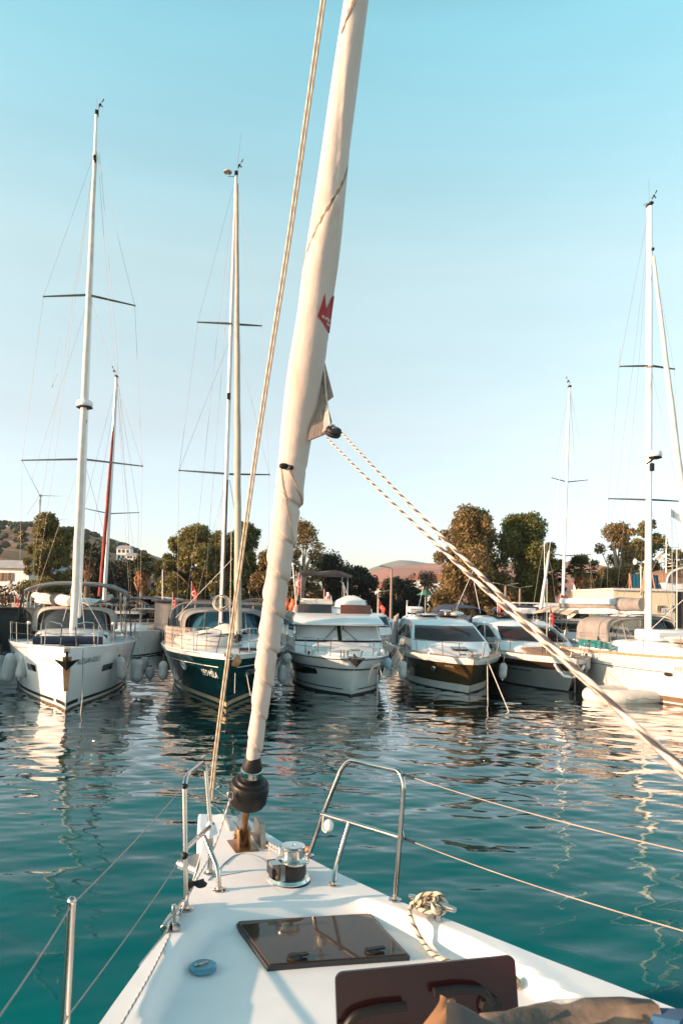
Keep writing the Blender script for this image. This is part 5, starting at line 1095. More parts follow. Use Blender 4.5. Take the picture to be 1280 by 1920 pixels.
def hillhouse(label, px, py, Y, w, h, roof, dz=0, flat=True, fl=2):
    p = P(px, py, Y); r = thing('hillside_house', label, 'house', (p.x, Y, p.z), 0, 'houses far behind the harbour'); MB().box((0, 0, h/2-2), (w, w*.8, h+4)).build('wall', WALLW, r, smooth=0)
    if flat: MB().box((0, 0, h+.15), (w*1.08, w*.88, .3)).build('roof', roof, r, smooth=0)
    else: MB().hexa([Vector((-w*.56, -w*.46, h)), Vector((w*.56, -w*.46, h)), Vector((w*.56, w*.46, h)), Vector((-w*.56, w*.46, h))], [Vector((-w*.4, -.1, h+w*.22)), Vector((w*.4, -.1, h+w*.22)), Vector((w*.4, .1, h+w*.22)), Vector((-w*.4, .1, h+w*.22))]).build('roof', roof, r, smooth=0)
    for f in range(fl):
        for k in (-1, 0, 1): MB().box((k*w*.3, -w*.405, h*(f+.5)/fl), (w*.16, .12, h/fl*.55)).build('window', GLASS_D, r, smooth=0)
        if flat: MB().box((0, -w*.47, h*(f)/fl+.2), (w*.95, w*.14, .25)).build('balcony', WALLW, r, smooth=0)
for a in (('white flat-roofed villa at the left edge on the scrub hill', 2, 1033, 330, 4.5, 5.5), ('white villa with balconies, highest of the left hillside group', 19, 1030, 345, 6.5, 6.0), ('white villa in the middle of the left hillside group', 14, 1046, 315, 6.5, 6.5), ('white villa at the right of the left hillside group beside olive tree', 36, 1046, 320, 5.0, 6.5)): hillhouse(*a, GREYR)
for a in (('small pale villa alone on the scrub hill right of the red sail', 234, 1050, 300, 5.5, 4.6, GREYR), ('lower pale house below the lone villa on the scrub hill', 248, 1056, 290, 4.2, 3.0, GREYR), ('red-roofed house right of the street lamp', 786, 1100, 150, 4.2, 1.4, TILE), ('large red-roofed house below the red hill near the rusty eucalyptus', 812, 1104, 140, 5.0, 1.6, TILE), ('pale low house behind the low dark tree', 726, 1114, 160, 5.0, 1.2, TILE), ('small red-roofed house left of the street lamp', 700, 1110, 170, 4.0, 1.2, TILE), ('pale apartment house between the palm and the yellow building', 1110, 1124, 120, 5.0, 2.4, TILE)): hillhouse(*a, flat=False)
# yellow harbour building on the right
pa = P(1150, 1158, 50); pb = P(1420, 1158, 50); wy = pb.x-pa.x; cx = (pa.x+pb.x)/2; hy = thing('harbour_building', 'pale yellow harbour building with two small square windows at the right edge', 'building', (cx, 55, 1.0)); zt = P(1200, 1107, 50).z-1
YEL = pm('pale_yellow_wall', (.60, .54, .39), .9, var=.07, scale=.6, bump=.1, bscale=5)
MB().box((0, 0, zt/2), (wy, 9.8, zt)).build('wall', YEL, hy, smooth=0); MB().box((0, 0, zt+.05), (wy+.2, 10.1, .14)).build('parapet', GEL2, hy, smooth=0)
for px in (1237, 1263): q = P(px, 1141, 50); f = MB().box((q.x-cx, -4.93, q.z-1), (.46, .12, .46)).build('window', pm('stone_frame', (.45, .38, .30), .8), hy, smooth=0); MB().box((q.x-cx, -4.97, q.z-1), (.36, .1, .36)).build('pane', pm('brown_pane', (.12, .07, .04), .3), f, smooth=0)
q = P(1279, 1130, 50); MB().box((q.x-cx, -4.97, q.z-1.4), (.9, .14, 2.6)).build('door', BLACK, hy, smooth=0)
# solar collectors on a timber frame on the roof
for px, lb in ((1204, 'blue solar collector panel on the yellow building, left one'), (1238, 'blue solar collector panel on the yellow building, right one')):
    q = P(px, 1107, 52); r = thing('solar_panel', lb, 'solar panel', (q.x, 52, zt+1.1), -.25, 'solar collectors'); M_ = Euler((math.radians(38), math.radians(8), 0)).to_matrix()
    MB().add([M_@Vector((x, y, z))+Vector((0, .4, .55)) for x in (-.72, .72) for y in (-.75, .75) for z in (-.04, .04)], [(0, 1, 3, 2), (4, 6, 7, 5), (0, 4, 5, 1), (2, 3, 7, 6), (0, 2, 6, 4), (1, 5, 7, 3)]).build('panel', pm('solar_glass', (.02, .11, .17), .12), r, smooth=0)
    m = MB()
    for k in range(7): m.tube([M_@Vector((-.66+.22*k, -.75, .05))+Vector((0, .4, .55)), M_@Vector((-.66+.22*k, .75, .05))+Vector((0, .4, .55))], .018, 5)
    m.build('collector_tube', BLACK, r); m = MB()
    for x in (-.75, .75): m.tube([(x, -.3, 0), (x, 1.0, 1.15)], .05, 5).tube([(x, 1.0, 0), (x, 1.0, 1.15)], .05, 5)
    m.tube([(-.75, -.3, .05), (.75, -.3, .05)], .05, 5).build('timber_frame', pm('reddish_timber', (.36, .17, .10), .8), r)
# domed roof pavilion
q = P(1290, 1100, 51); dm = thing('domed_pavilion', 'brown barrel-roofed pavilion above the yellow building at the right edge', 'building', (q.x, 53, zt+1.1)); rw = q.x-P(1250, 1100, 51).x
MB().box((0, 0, .25), (rw*2, 3.6, .5)).build('wall', GEL2, dm, smooth=0)
m = MB(); ring = lambda y: [Vector((-rw*math.cos(math.pi*k/16), y, .5+1.05*math.sin(math.pi*k/16)**.85)) for k in range(17)]; m.loft([ring(-1.9), ring(1.9)]); m.build('barrel_roof', pm('brown_roof', (.18, .10, .06), .7, var=.2), dm)
m = MB().tube(ring(-1.93), .07, 6); m.build('roof_rim', GEL2, dm)
# BC sign, loudspeaker post, minaret, wind turbines
q = P(1247, 1146, 46); sg = thing('sign_post', 'white BC sign on a dark post before the yellow building', 'sign', (q.x, 46, 1.0)); zq = q.z-1
MB().box((0, 0, zq/2-.1), (.06, .06, zq)).build('post', BLACK, sg, smooth=0); bd = MB().box((0, -.06, zq), (.52, .04, .34)).build('board', GEL, sg, smooth=0)
vs, fs = text_pts('BC', .30); MB().add([(.09+x, -.085, zq+y) for x, y, z in vs], fs).build('lettering', pm('navy_lettering', (.01, .015, .05), .5), bd, smooth=0)
m = MB()
for z in (-.08, .0, .08): m.box((-.19, -.085, zq+z), (.08, .01, .05))
m.build('pictograms', pm('grey_marks', (.25, .28, .32), .5), bd, smooth=0)
q = P(1201, 1054, 50); ls = thing('loudspeaker_post', 'twin white horn loudspeakers on a post left of the right sailboat mast', 'loudspeaker', (q.x-.0, 50, 1.0)); zq = q.z-1
MB().tube([(0, 0, 0), (0, 0, zq)], .05, 8).build('post', GEL2, ls)
for sd, ax in ((-1, (-1, -.25, .05)), (1, (.55, -1, .05))): MB().lathe([(.06, 0), (.07, .15), (.11, .25), (.20, .38), (.20, .40), (.10, .30), (.03, .24)], (.08*sd, 0, zq), 16, ax).build('horn', GEL, ls)
q = P(1257, 1066, 190); mn = thing('minaret', 'slim stone minaret with pointed cap beyond the harbour at far right', 'minaret', (q.x, 190, 1.5)); zq = q.z-1.5
MB().lathe([(1.3, 0), (1.25, zq-1), (1.5, zq-.6), (1.5, zq+.2), (.8, zq+.3), (.75, zq+1.9), (.95, zq+2.0)], (0, 0, 0), 16).build('shaft', pm('minaret_stone', (.62, .52, .42), .9), mn); MB().lathe([(.9, 0), (.45, 1.2), (0, 3.6)], (0, 0, zq+2.0), 16).build('cap', GREYR, mn)
def turbine(label, px, py, Y, R, rot):
    q = P(px, py, Y); r = thing('wind_turbine', label, 'wind turbine', (q.x, Y, 10), 0, 'wind turbines on the scrub hill'); zq = q.z-10; T = pm('turbine_grey', (.30, .32, .34), .5)
    MB().tube([(0, 0, 0), (0, 0, zq)], [R*.06, R*.035], 12).build('tower', T, r); hub = MB().ball((0, -R*.07, zq), R*.05, 10, 8).box((0, R*.03, zq), (R*.07, R*.22, R*.08)).build('nacelle', T, r)
    for k in range(3):
        a = math.radians(rot+120*k); d = Vector((math.cos(a), 0, math.sin(a))); n_ = Vector((-d.z, 0, d.x)); pts = []; rows = [[Vector((0, -R*.07, zq))+d*R*t-n_*c*R*(.35 if t > .1 else .5)+Vector((0, yy*R, 0)) for c, yy in ((c0, 0.), (0., -.012), (-c0*.5, 0.), (0., .012))] for t, c0 in ((.03, .03), (.15, .07), (.5, .045), (.98, .012))]
        MB().loft(rows).build('blade', T, r)
turbine('three-bladed wind turbine standing on the hill at the left', 76, 929, 430, 13.6, -1); turbine('wind turbine mostly hidden behind the broad olive tree', 100, 976, 470, 9.5, 126)
# parked cars and clutter on the quay: pale boxes of vans between boats and trees
def car(label, px, Y, mat, rz):
    p = P(px, 1130, Y); r = thing('parked_car', label, 'car', (p.x, Y, 1.0), rz, 'cars parked on the quay')
    MB().loft([[Vector((x, s*.85, z)) for x, z in ((-2.1, .35), (-2.1, .8), (-1.9, .95), (-1.1, 1.0), (1.0, .95), (2.0, .75), (2.1, .35))] for s in (-1, 1)]).build('body', mat, r, bev=.06)
    c = MB().loft([[Vector((x, s*(.78 if z < 1.1 else .66), z)) for x, z in ((-1.7, .95), (-1.2, 1.42), (.2, 1.45), (1.05, .95))] for s in (-1, 1)]).build('cabin', GLASS_D, r, bev=.04)
    for x in (-1.3, 1.3):
        for s in (-1, 1): w = MB().lathe([(.31, -.1), (.33, -.05), (.33, .05), (.31, .1)], (x, s*.8, .32), 16, (0, 1, 0)).build('wheel', BLACK, r); MB().lathe([(.19, -.11), (.19, .11)], (x, s*.8, .32), 12, (0, 1, 0)).build('rim', ALU_G, w)
car('white car parked beyond the quay under the palm near the yellow building', 1118, 56, GEL, .2); car('grey car parked under the olive trees near the long pale roof', 300, 58, ALU_G, .1); car('dark car parked under the bright green tree', 968, 57, BLACK, 0)
# ================================================================ the foredeck we stand on
KA, KB = -.04, .02
def DZ(x, y): return 1.45+KA*x+KB*(y-3.5)
def DP(px, py, dz=0.): return G(px, py, 1.45-KB*3.5+dz, KA, KB)
TH = math.radians(22.0); AX = Vector((math.sin(TH), -math.cos(TH))); RX = Vector((math.cos(TH), math.sin(TH)))
_o = DP(385, 1535); ORG = Vector((_o.x+RX.x*.115, _o.y+RX.y*.115))
S = Boat('sailboat', 'white sailboat foredeck in the foreground with furled headsail, pulpit and dark hatches', 'sailboat', (ORG.x, ORG.y), AX, None)
def UV(u, v, dz=0.): p = ORG+RX*u+AX*v; return Vector((p.x, p.y, DZ(p.x, p.y)+dz))
HV = [(-.06, .02), (0, .13), (.16, .155), (.6, .262), (.8, .315), (1.07, .41), (1.2, .465), (1.45, .565), (1.72, .72), (2.0, .865), (2.12, .925), (2.63, 1.205), (3.2, 1.45), (4.2, 1.72), (5.5, 1.9), (8., 2.0), (11.5, 1.8)]
def hw(v): return float(np.interp(v, [a for a, _ in HV], [b for _, b in HV]))
def sst(a, b, x): t = max(0., min(1., (x-a)/(b-a))); return t*t*(3-2*t)
def recess(u, v):
    vf = 1.36+.14*(abs(u)/.5)**4 if abs(u) < .9 else 3; m = hw(v)-.085
    return sst(0, .10, v-vf+.05)*sst(0, .10, m-abs(u))
WDK = pm('white_deck_gelcoat', (.76, .75, .74), .33, var=.035, scale=2.2, coat=.15); NONSLIP = pm('foredeck_nonslip', (.75, .745, .735), .55, var=.07, scale=3., bump=.12, bscale=320)
def dz_at(u, v): return -.075*recess(u, v)+.006*(1-min(1, abs(u)/max(.05, hw(v))))
vsq = [-.06+.02*k for k in range(3)]+[.0+.028*k for k in range(1, 150)]; rows = []
for v in vsq:
    h = hw(v); rows.append([S.l(UV(h*x, v, dz_at(h*x, v))) for x in [math.copysign(abs(2*k/70-1)**.8, 2*k/70-1) for k in range(71)]])
dk = S.part(MB().grid(rows), 'foredeck', NONSLIP, smooth=60)
rows = []                                             # topsides under the deck edge
for v, h in [(-.06, .02), (0, .13), (.16, .155), (.6, .262), (1.07, .41), (1.45, .565), (2.0, .865), (2.63, 1.205), (3.2, 1.45), (4.2, 1.72), (5.5, 1.9), (8, 2.0), (11.5, 1.8)]:
    r = []
    for sd in (-1, 1):
        col = [S.l(UV(sd*h, v, -.002)), S.l(UV(sd*(h+.012), v, -.02)), S.l(UV(sd*(h+.006), v, -.09))]
        for q in (.35, .7, 1.): c = UV(sd*h*(1-.38*q*(1 if v < 4 else .4)), v+.25*q*max(0, 1-v), 0); c.z = lerp(DZ(c.x, c.y)-.09, -.3, q); col.append(S.l(c))
        r += col if sd < 0 else col[::-1]
    rows.append(r)
S.part(MB().grid(rows), 'hull', HULLW, smooth=50)
rows = [[S.l(UV(hw(v)*x, v, -.01+(.12 if v > 4.2 else 0))) for x in [2*k/10-1 for k in range(11)]] for v in [4.1+.4*k for k in range(19)]]; S.part(MB().grid(rows), 'side_deck', NONSLIP)
# cabin top behind the open hatch, below the frame
m = MB().loft([[S.l(UV(u, v, dz)) for u, dz in ((-w, -.06), (-w*.95, h*.75), (-w*.7, h), (w*.7, h), (w*.95, h*.75), (w, -.06))] for v, w, h in ((2.62, .55, .0), (2.85, .62, .12), (3.4, .8, .24), (6.5, 1.15, .34))]); S.part(m, 'coachroof', WDK, smooth=50)
# moulded lines on the foredeck
m = MB(); arc = spline([DP(418, 1623), DP(440, 1606), DP(462, 1603), DP(487, 1610), DP(502, 1622)], 6); m.tube([S.l(p+Vector((0, 0, .004))) for p in arc], .0045, 5)
for a, c in ((DP(502, 1622), DP(520, 1640)), (DP(418, 1623), DP(390, 1652)), (DP(395, 1646), DP(498, 1630)), (DP(508, 1660), DP(530, 1680))): m.tube([S.l(a+Vector((0, 0, .003))), S.l(a.lerp(c, .5)+Vector((0, 0, .0045))), S.l(c+Vector((0, 0, .003)))], .0022, 4)
S.part(m, 'locker_seam', pm('seam_grey', (.20, .21, .22), .8))
# flush forward hatch
HG = pm('smoked_acrylic', (.060, .040, .031), .05, var=.15, scale=3, spec=.38)
cn = [DP(445, 1733, -.06), DP(690, 1718, -.06), DP(762, 1795, -.06), DP(505, 1815, -.06)]; ctr = sum(cn, Vector())/4
fr = [ctr+(p-ctr)*1.035 for p in cn]
fhn = S.part(MB().hexa([S.l(p+Vector((0, 0, -.02))) for p in fr[::-1]], [S.l(p+Vector((0, 0, .010))) for p in fr[::-1]]), 'forward_hatch', pm('hatch_gasket', (.03, .03, .032), .6), smooth=0)
S.part(MB().hexa([S.l(p+Vector((0, 0, .006))) for p in cn[::-1]], [S.l(p+Vector((0, 0, .016))) for p in cn[::-1]]), 'hatch_glass', HG, parent=fhn, smooth=0, bev=.003)
for px, py in ((552, 1795), (697, 1783)):
    p = S.l(DP(px, py, -.04)); S.part(MB().lathe([(.034, 0), (.034, .006), (.015, .010), (0, .010)], p, 16).box(p+Vector((-.02, .0, .008)), (.08, .022, .008)), 'hatch_latch', BLACK, parent=fhn)
q = [DP(540, 1726), DP(533, 1708), DP(553, 1706), DP(567, 1722)]; S.part(MB().tube(fillet([S.l(p+Vector((0, 0, -.052))) for p in q], .01), .003, 5), 'lifting_loop', STEEL_D, parent=fhn)
p = S.l(DP(381, 1812, -.055)); S.part(MB().lathe([(.056, -.01), (.056, .004), (.046, .009), (.044, .007), (0, .007)], p, 24), 'deck_filler', pm('blue_filler_cap', (.10, .30, .40), .25, .4)); S.part(MB().box(p+Vector((0, 0, .011)), (.045, .012, .008), rz=.4).ball(p+Vector((.03, 0, .010)), .008, 8, 6), 'filler_key', STEEL)
# second hatch, standing open on its hinge
LID = glassy('open_hatch_acrylic', (.030, .012, .012), .80, .12)
ld = MATS['open_hatch_acrylic'].node_tree.nodes; [setattr(n_.inputs[0], 'default_value', (.42, .16, .13, 1)) for n_ in ld if n_.bl_idname == 'ShaderNodeBsdfTransparent']
tl, tr_ = P(628, 1823, 2.28), P(963, 1790, 2.44); e = (tr_-tl); dn = Vector((.06, -.10, -1)).normalized()*.62; ex = e.normalized(); nn = ex.cross(dn).normalized(); wv = e.length; hv_ = dn.length; eyd = dn.normalized()
out_ = []
for cx_, cy_, a0 in ((.025, .025, 180), (wv-.025, .025, 270), (wv-.025, hv_-.025, 0), (.025, hv_-.025, 90)):
    for k in range(6): a = math.radians(a0+18*k); out_.append((cx_+.025*math.cos(a), cy_+.025*math.sin(a)))
ML = Matrix((( *S.l(tl), 1),)).to_3x3() if False else None
def lidp(x, y, z): return S.l(tl+ex*x+eyd*y+nn*z)
n = len(out_); vs = [lidp(x, y, -.006) for x, y in out_]+[lidp(x, y, .006) for x, y in out_]
lid = S.part(MB().add(vs, [list(range(n))[::-1], list(range(n, 2*n))]+[(k, (k+1) % n, n+(k+1) % n, n+k) for k in range(n)]), 'open_hatch_lid', LID, smooth=30)
for x0, sgn, y0 in ((.20*wv, -1, .115), (.66*wv, 1, .085)):
    zf = -.02 if nn.y > 0 else .02
    pts = [lidp(x0-sgn*.09, y0-.01, zf*1.4), lidp(x0, y0-.012, zf*1.4), lidp(x0+sgn*.075, y0+.0, zf*1.3), lidp(x0+sgn*.105, y0+.045, zf)]
    S.part(MB().tube(fillet(pts, .03), .014, 10).lathe([(.034, -.014), (.036, 0), (.034, .014)], lidp(x0+sgn*.10, y0+.055, zf*.8), 18, (S.I.to_3x3()@nn)), 'hatch_handle', BLACK, parent=lid)
# furled headsail on its stay
foot = DP(453, 1585); Y1 = 3.16; tip_ = P(667, 0, Y1); axis = (tip_-foot).normalized(); LT = (tip_-foot).length; far = foot+axis*14.5
def stay_at(py):                                      # point of the stay seen at picture row py
    lo, hi = 0., LT*1.3
    for _ in range(40):
        mid = (lo+hi)/2; r_ = foot+axis*mid-Vector((0, 0, EYE)); d = r_.y*cp+r_.z*sp; b_ = (-r_.y*sp+r_.z*cp)/d; a_ = r_.x/d; yy = PY0-FPX*(b_*cr-a_*sr)
        if yy > py: lo = mid
        else: hi = mid
    return lo
prof = [(1432, 24), (1410, 27), (1340, 30), (1240, 38), (1150, 41), (1080, 44), (1000, 48), (940, 52), (890, 52), (840, 55), (760, 62), (680, 65), (600, 63), (500, 62), (400, 57), (300, 55), (150, 51), (0, 48)]
ss = [stay_at(py) for py, _ in prof]; rr0 = [.97*wpx/2*(foot+axis*s_).y/FPX for s_, (_, wpx) in zip(ss, prof)]
ss += [6., 8., 11., 13.5]; rr0 += [.058, .05, .042, .03]
sF = stay_at(405)
def srad(s_): return float(np.interp(s_, ss, rr0))
e1 = Vector((1, 0, 0)); e1 = (e1-axis*e1.dot(axis)).normalized(); e2 = axis.cross(e1); e2 = e2 if e2.y < 0 else -e2
s_band = ss[6]
def sail_r(s_, ang):
    r = srad(s_); low = 1-sst(ss[7], ss[9], s_)
    ph = ang*1.0+s_*2*math.pi/.205; groove = max(0., math.sin(ph))**14
    puff = .5+.5*math.sin(ph*1.0-1.2)
    r *= 1+low*(-.24*groove+.10*puff+.04*math.sin(2*ang+s_*41)*math.sin(s_*19))+(1-low)*(.035*math.sin(ang*2+s_*2.1)+.02*math.sin(ang-s_*4.3+1))+.012*math.sin(3*ang+s_*17)*low
    # rolled edge of the sail: a spiralling step
    fold = math.exp(-((s_-sF)/.26)**2); f2 = (ang-6.4*(s_-sF)) % (2*math.pi); r *= 1+fold*.11*(1-f2/(2*math.pi))+(1-low)*.02*math.sin(4*ang-9*s_)*math.exp(-((s_-sF)/.5)**2)
    st = (ang+1.5*s_+.4) % (2*math.pi); r *= 1+(.10*(1-low)+.05*low)*(1-st/(2*math.pi))+(1-low)*.012*math.sin(s_*9+2*ang)
    return r
def sailpt(s_, ang, off=0.):
    r = sail_r(s_, ang)+off; return foot+axis*s_+(e1*math.sin(ang)+e2*math.cos(ang))*r
SAILM = pm('rolled_sailcloth', (.49, .42, .375), .8, var=.10, scale=2.5, bump=.45, bscale=9, streak=(1, 1, .35))
n = SAILM.node_tree; b_ = n.nodes['Principled BSDF']; old = b_.inputs['Base Color'].links[0].from_socket            # weather stains along the roll
tcn = n.nodes.new('ShaderNodeTexCoord'); mpn = n.nodes.new('ShaderNodeMapping'); mpn.inputs['Scale'].default_value = (5, 5, 1.1); nzs = n.nodes.new('ShaderNodeTexNoise'); nzs.inputs['Scale'].default_value = 1.4; nzs.inputs['Detail'].default_value = 7
rps = n.nodes.new('ShaderNodeValToRGB'); rps.color_ramp.elements[0].position = .57; rps.color_ramp.elements[1].position = .74; rps.color_ramp.elements[1].color = (.75, .75, .75, 1); mxs = n.nodes.new('ShaderNodeMix'); mxs.data_type = 'RGBA'; mxs.inputs[7].default_value = (.40, .27, .17, 1)
for a, c in ((tcn.outputs['Object'], mpn.inputs[0]), (mpn.outputs[0], nzs.inputs[0]), (nzs.outputs['Fac'], rps.inputs[0]), (rps.outputs[0], mxs.inputs[0]), (old, mxs.inputs[6]), (mxs.outputs[2], b_.inputs['Base Color'])): n.links.new(a, c)
rows = []; s_ = ss[0]
while s_ < 13.5:
    rows.append([S.l(sailpt(s_, 2*math.pi*k/48)) for k in range(48)]); s_ += .011 if s_ < ss[9] else (.03 if s_ < 5.5 else .25)
fs_ = S.part(MB().loft(rows), 'furled_headsail', SAILM, smooth=70)
CORD_SHADE = pm('cord_and_fold_shade', (.36, .25, .19), .8, var=.2)
m = MB(); 
for off in (0., .05): m.tube([S.l(sailpt(ss[1]+k*.006, -(ss[1]+k*.006)*2*math.pi/.205+math.pi/2-math.pi/2*0+off*6, -.001)) for k in range(int((ss[8]-ss[1])/.006))], .0028, 4)
S.part(m, 'spiral_shade_line', CORD_SHADE, parent=fs_)  # dark spiral lines painting the shade between the sail's rolled folds
EDGE = pm('dark_fold_strip', (.27, .19, .14), .85, var=.35, scale=18)
for s0, s1, c0 in ((sF-.24, sF+.22, 0.), (stay_at(75), stay_at(-120), 1.0)):
    rows = []
    for k in range(41):
        s_ = lerp(s0, s1, k/40); a_ = 6.4*(s_-(sF if c0 == 0. else (s0+s1)/2))+(-.02 if c0 == 0. else .5); wd = (.007+.006*math.sin(k*.9)**2)*math.sin(math.pi*(k+.5)/41)**.4/srad(s_); rows.append([S.l(sailpt(s_, a_-wd*q, .0025)) for q in (0, .5, 1)])
    S.part(MB().slab(rows, .0015), 'fold_strip', EDGE, parent=fs_, smooth=60)  # dark strip laid along the diagonal fold and again near the top
# knot, loose cord
k0 = sailpt(ss[9]-.09, -.55, .008); S.part(MB().ball(S.l(k0), (.026, .02, .016), 10, 8).ball(S.l(sailpt(ss[9]-.09, -.05, .006)), (.014, .012, .012), 8, 6), 'lashing_knot', BLACK, parent=fs_)
m = MB().tube([S.l(sailpt(ss[9]-.09-.012*k, -.9+.055*k, .004)) for k in range(34)], .0022, 5).tube([S.l(sailpt(ss[9]-.09-.010*k, -.3+.085*k, .004)) for k in range(20)], .004, 5); S.part(m, 'loose_cord', CORD_SHADE, parent=fs_)
# maker's red crown patch with its lettering
LOGO = pm('sail_logo_red', (.30, .022, .024), .7, var=.1); sL = stay_at(592); rL = srad(sL); A0 = .30
def lg(x, y, off=.003): return S.l(sailpt(sL+y, A0+x/rL, off))
def lg_grid(poly_top, poly_bot, x0, x1, nx, off):
    rows = []
    for k in range(nx+1):
        x = lerp(x0, x1, k/nx); t_, b0 = np.interp(x, *zip(*poly_top)), np.interp(x, *zip(*poly_bot)); rows.append([lg(x, lerp(b0, t_, q/6), off) for q in range(7)])
    return MB().grid(rows)
W2 = .115
lgo = S.part(lg_grid([(0, .0), (.020, .105), (.036, .035), (.08, .11), (.115, .02), (.16, .10)], [(0, -.005), (.054, -.05), (.115, -.07), (.16, -.02)], 0, .16, 40, .0035), 'sail_logo', LOGO, parent=fs_, smooth=60)
for word, sz, yy, xx in (('ELVSTRÖM', .018, -.012, .062), ('SAILS', .018, -.032, .072)):
    vs, fs = text_pts(word, sz); S.part(MB().add([lg(xx+x, yy+y-.28*x, .006) for x, y, z in vs], fs), 'logo_lettering', GEL, parent=lgo, smooth=0)
# clew: the free corner of the sail, its block and the two sheets
Yc = (foot+axis*stay_at(760)).y-.03
cl = [P(x, y, Yc) for x, y in ((606, 668), (625, 742), (612, 752), (622, 790), (612, 812), (577, 826), (588, 760))]
m = MB(); c0 = P(598, 770, Yc); vs = [S.l(p) for p in cl]+[S.l(p+Vector((0, .022, 0))) for p in cl]; k_ = len(cl); m.add(vs, [list(range(k_)), list(range(k_, 2*k_))[::-1]]+[(i, k_+i, k_+(i+1) % k_, (i+1) % k_) for i in range(k_)])
clw = S.part(m, 'clew_patch', pm('shaded_clew_cloth', (.24, .19, .155), .85, var=.3, scale=14, streak=(6, 2, 2)), parent=fs_, smooth=0)  # clew cloth darkened: its shade is put into the base colour
S.part(MB().tube([S.l(P(606, 672, Yc-.01)), S.l(P(612, 745, Yc-.015)), S.l(P(618, 795, Yc-.015))], .004, 5), 'leech_line', ROPE_W, parent=clw)
S.part(MB().slab([[S.l(P(613, 752, Yc-.008)), S.l(P(617, 775, Yc-.008)), S.l(P(620, 800, Yc-.008))], [S.l(P(606, 790, Yc-.008)), S.l(P(606, 800, Yc-.008)), S.l(P(603, 812, Yc-.008))]], .006), 'clew_webbing', CANV_W, parent=clw)
bc = P(625, 810, Yc-.02); bk = thing('sheet_block', 'black pulley block hanging from the corner of the furled headsail', 'pulley', bc)
MB().lathe([(.020, -.020), (.036, -.018), (.041, -.008), (.036, 0), (.041, .008), (.036, .018), (.020, .020)], (0, 0, 0), 24, (.25, -.55, .8)).build('sheave_housing', BLACK, bk); MB().lathe([(.014, -.026), (.014, .026)], (0, 0, 0), 14, (.25, -.55, .8)).build('axle', STEEL, bk)
MB().tube(fillet([(-.02, 0, 0), (-.015, 0, .035), (.005, 0, .035), (.01, 0, 0)], .015), .005, 6).build('shackle', STEEL, bk)
SHEET = rope_mat('flecked_sheet', (.66, .53, .43), (.045, .04, .05), .44, 6)
e1_, e2_ = P(1310, 1478, .80), P(1330, 1486, .83)
s1 = sag(P(641, 812, Yc-.02), e1_, .012, 24); tag(MB().tube([p-s1[0] for p in s1], .0046, 10).build('jib_sheet', SHEET, None, loc=s1[0]), 'flecked rope from the block to the lower right, upper of the two', 'rope', 'sheets running from the block')
s2 = sag(P(614, 822, Yc-.02), e2_, .014, 24); tag(MB().tube([p-s2[0] for p in s2], .0046, 10).build('jib_sheet', SHEET, None, loc=s2[0]), 'flecked rope from the block to the lower right, lower of the two', 'rope', 'sheets running from the block')
# furling drum, toggle and stem fitting
sd_ = stay_at(1488); cD = foot+axis*sd_; ax_l = S.I.to_3x3()@axis
s0_, s1_ = stay_at(1512), stay_at(1452); hD_ = s1_-s0_
dr = S.part(MB().lathe([(.03, 0), (.070, .004), (.098, .022), (.110, .046), (.110, hD_*.50), (.114, hD_*.51), (.114, hD_*.55), (.110, hD_*.56), (.110, hD_*.70), (.104, hD_*.76), (.082, hD_*.80), (.078, hD_*.86), (.06, hD_*.88), (.06, hD_)], S.l(foot+axis*s0_), 40, ax_l), 'furling_drum', pm('drum_black', (.012, .011, .011), .45, var=.3, scale=10, spec=.3), smooth=30)
S.part(MB().lathe([(.064, 0), (.066, .004), (.062, .038), (.058, .042)], S.l(foot+axis*(s1_-.004)), 32, ax_l), 'drum_ring', STEEL, parent=dr); S.part(MB().lathe([(.058, 0), (.060, .01), (.046, .06), (.040, .085), (.0, .09)], S.l(foot+axis*(s1_+.035)), 28, ax_l), 'drum_cap', BLACK, parent=dr)
er = S.l(P(432, 1492, cD.y-.115)); S.part(MB().tube(fillet([er+Vector((-.014, 0, -.02)), er+Vector((-.014, 0, .022)), er+Vector((.014, 0, .022)), er+Vector((.014, 0, -.02)), er+Vector((-.014, 0, -.02))], .012), .0045, 6), 'line_guide', STEEL, parent=dr)
S.part(MB().tube([S.l(foot+axis*.02), S.l(foot+axis*s0_)], [.016, .022], 12).box(S.l(foot)+Vector((0, 0, .05)), (.055, .055, .09)), 'stay_toggle', STEEL_BR)
sf = MB()
for dx in (-.032, .032): sf.prism([(-.08, 0), (.08, 0), (.05, .12), (-.0, .13), (-.03, .10)], .010, Matrix.Translation(S.l(foot)+Vector((dx, 0, -.01)))@Matrix.Rotation(math.radians(90), 4, 'Z')@Matrix.Rotation(math.radians(90), 4, 'X'))
sf.box(S.l(foot)+Vector((0, -.02, .004)), (.14, .30, .010)); sf.lathe([(.014, -.05), (.014, .05)], S.l(foot)+Vector((0, .0, .055)), 10, (1, 0, 0)); S.part(sf, 'stem_fitting', STEEL_BR, bev=.002)
m = MB(); q = [DP(478, 1568), DP(494, 1597)]; c = S.l((q[0]+q[1])/2); m.prism([(-.10, 0), (.10, 0), (.06, .13), (-.06, .15)], .03, Matrix.Translation(c)@Matrix.Rotation(math.radians(90), 4, 'Z')@Matrix.Rotation(math.radians(90), 4, 'X')); S.part(m, 'stay_bracket', STEEL_D)
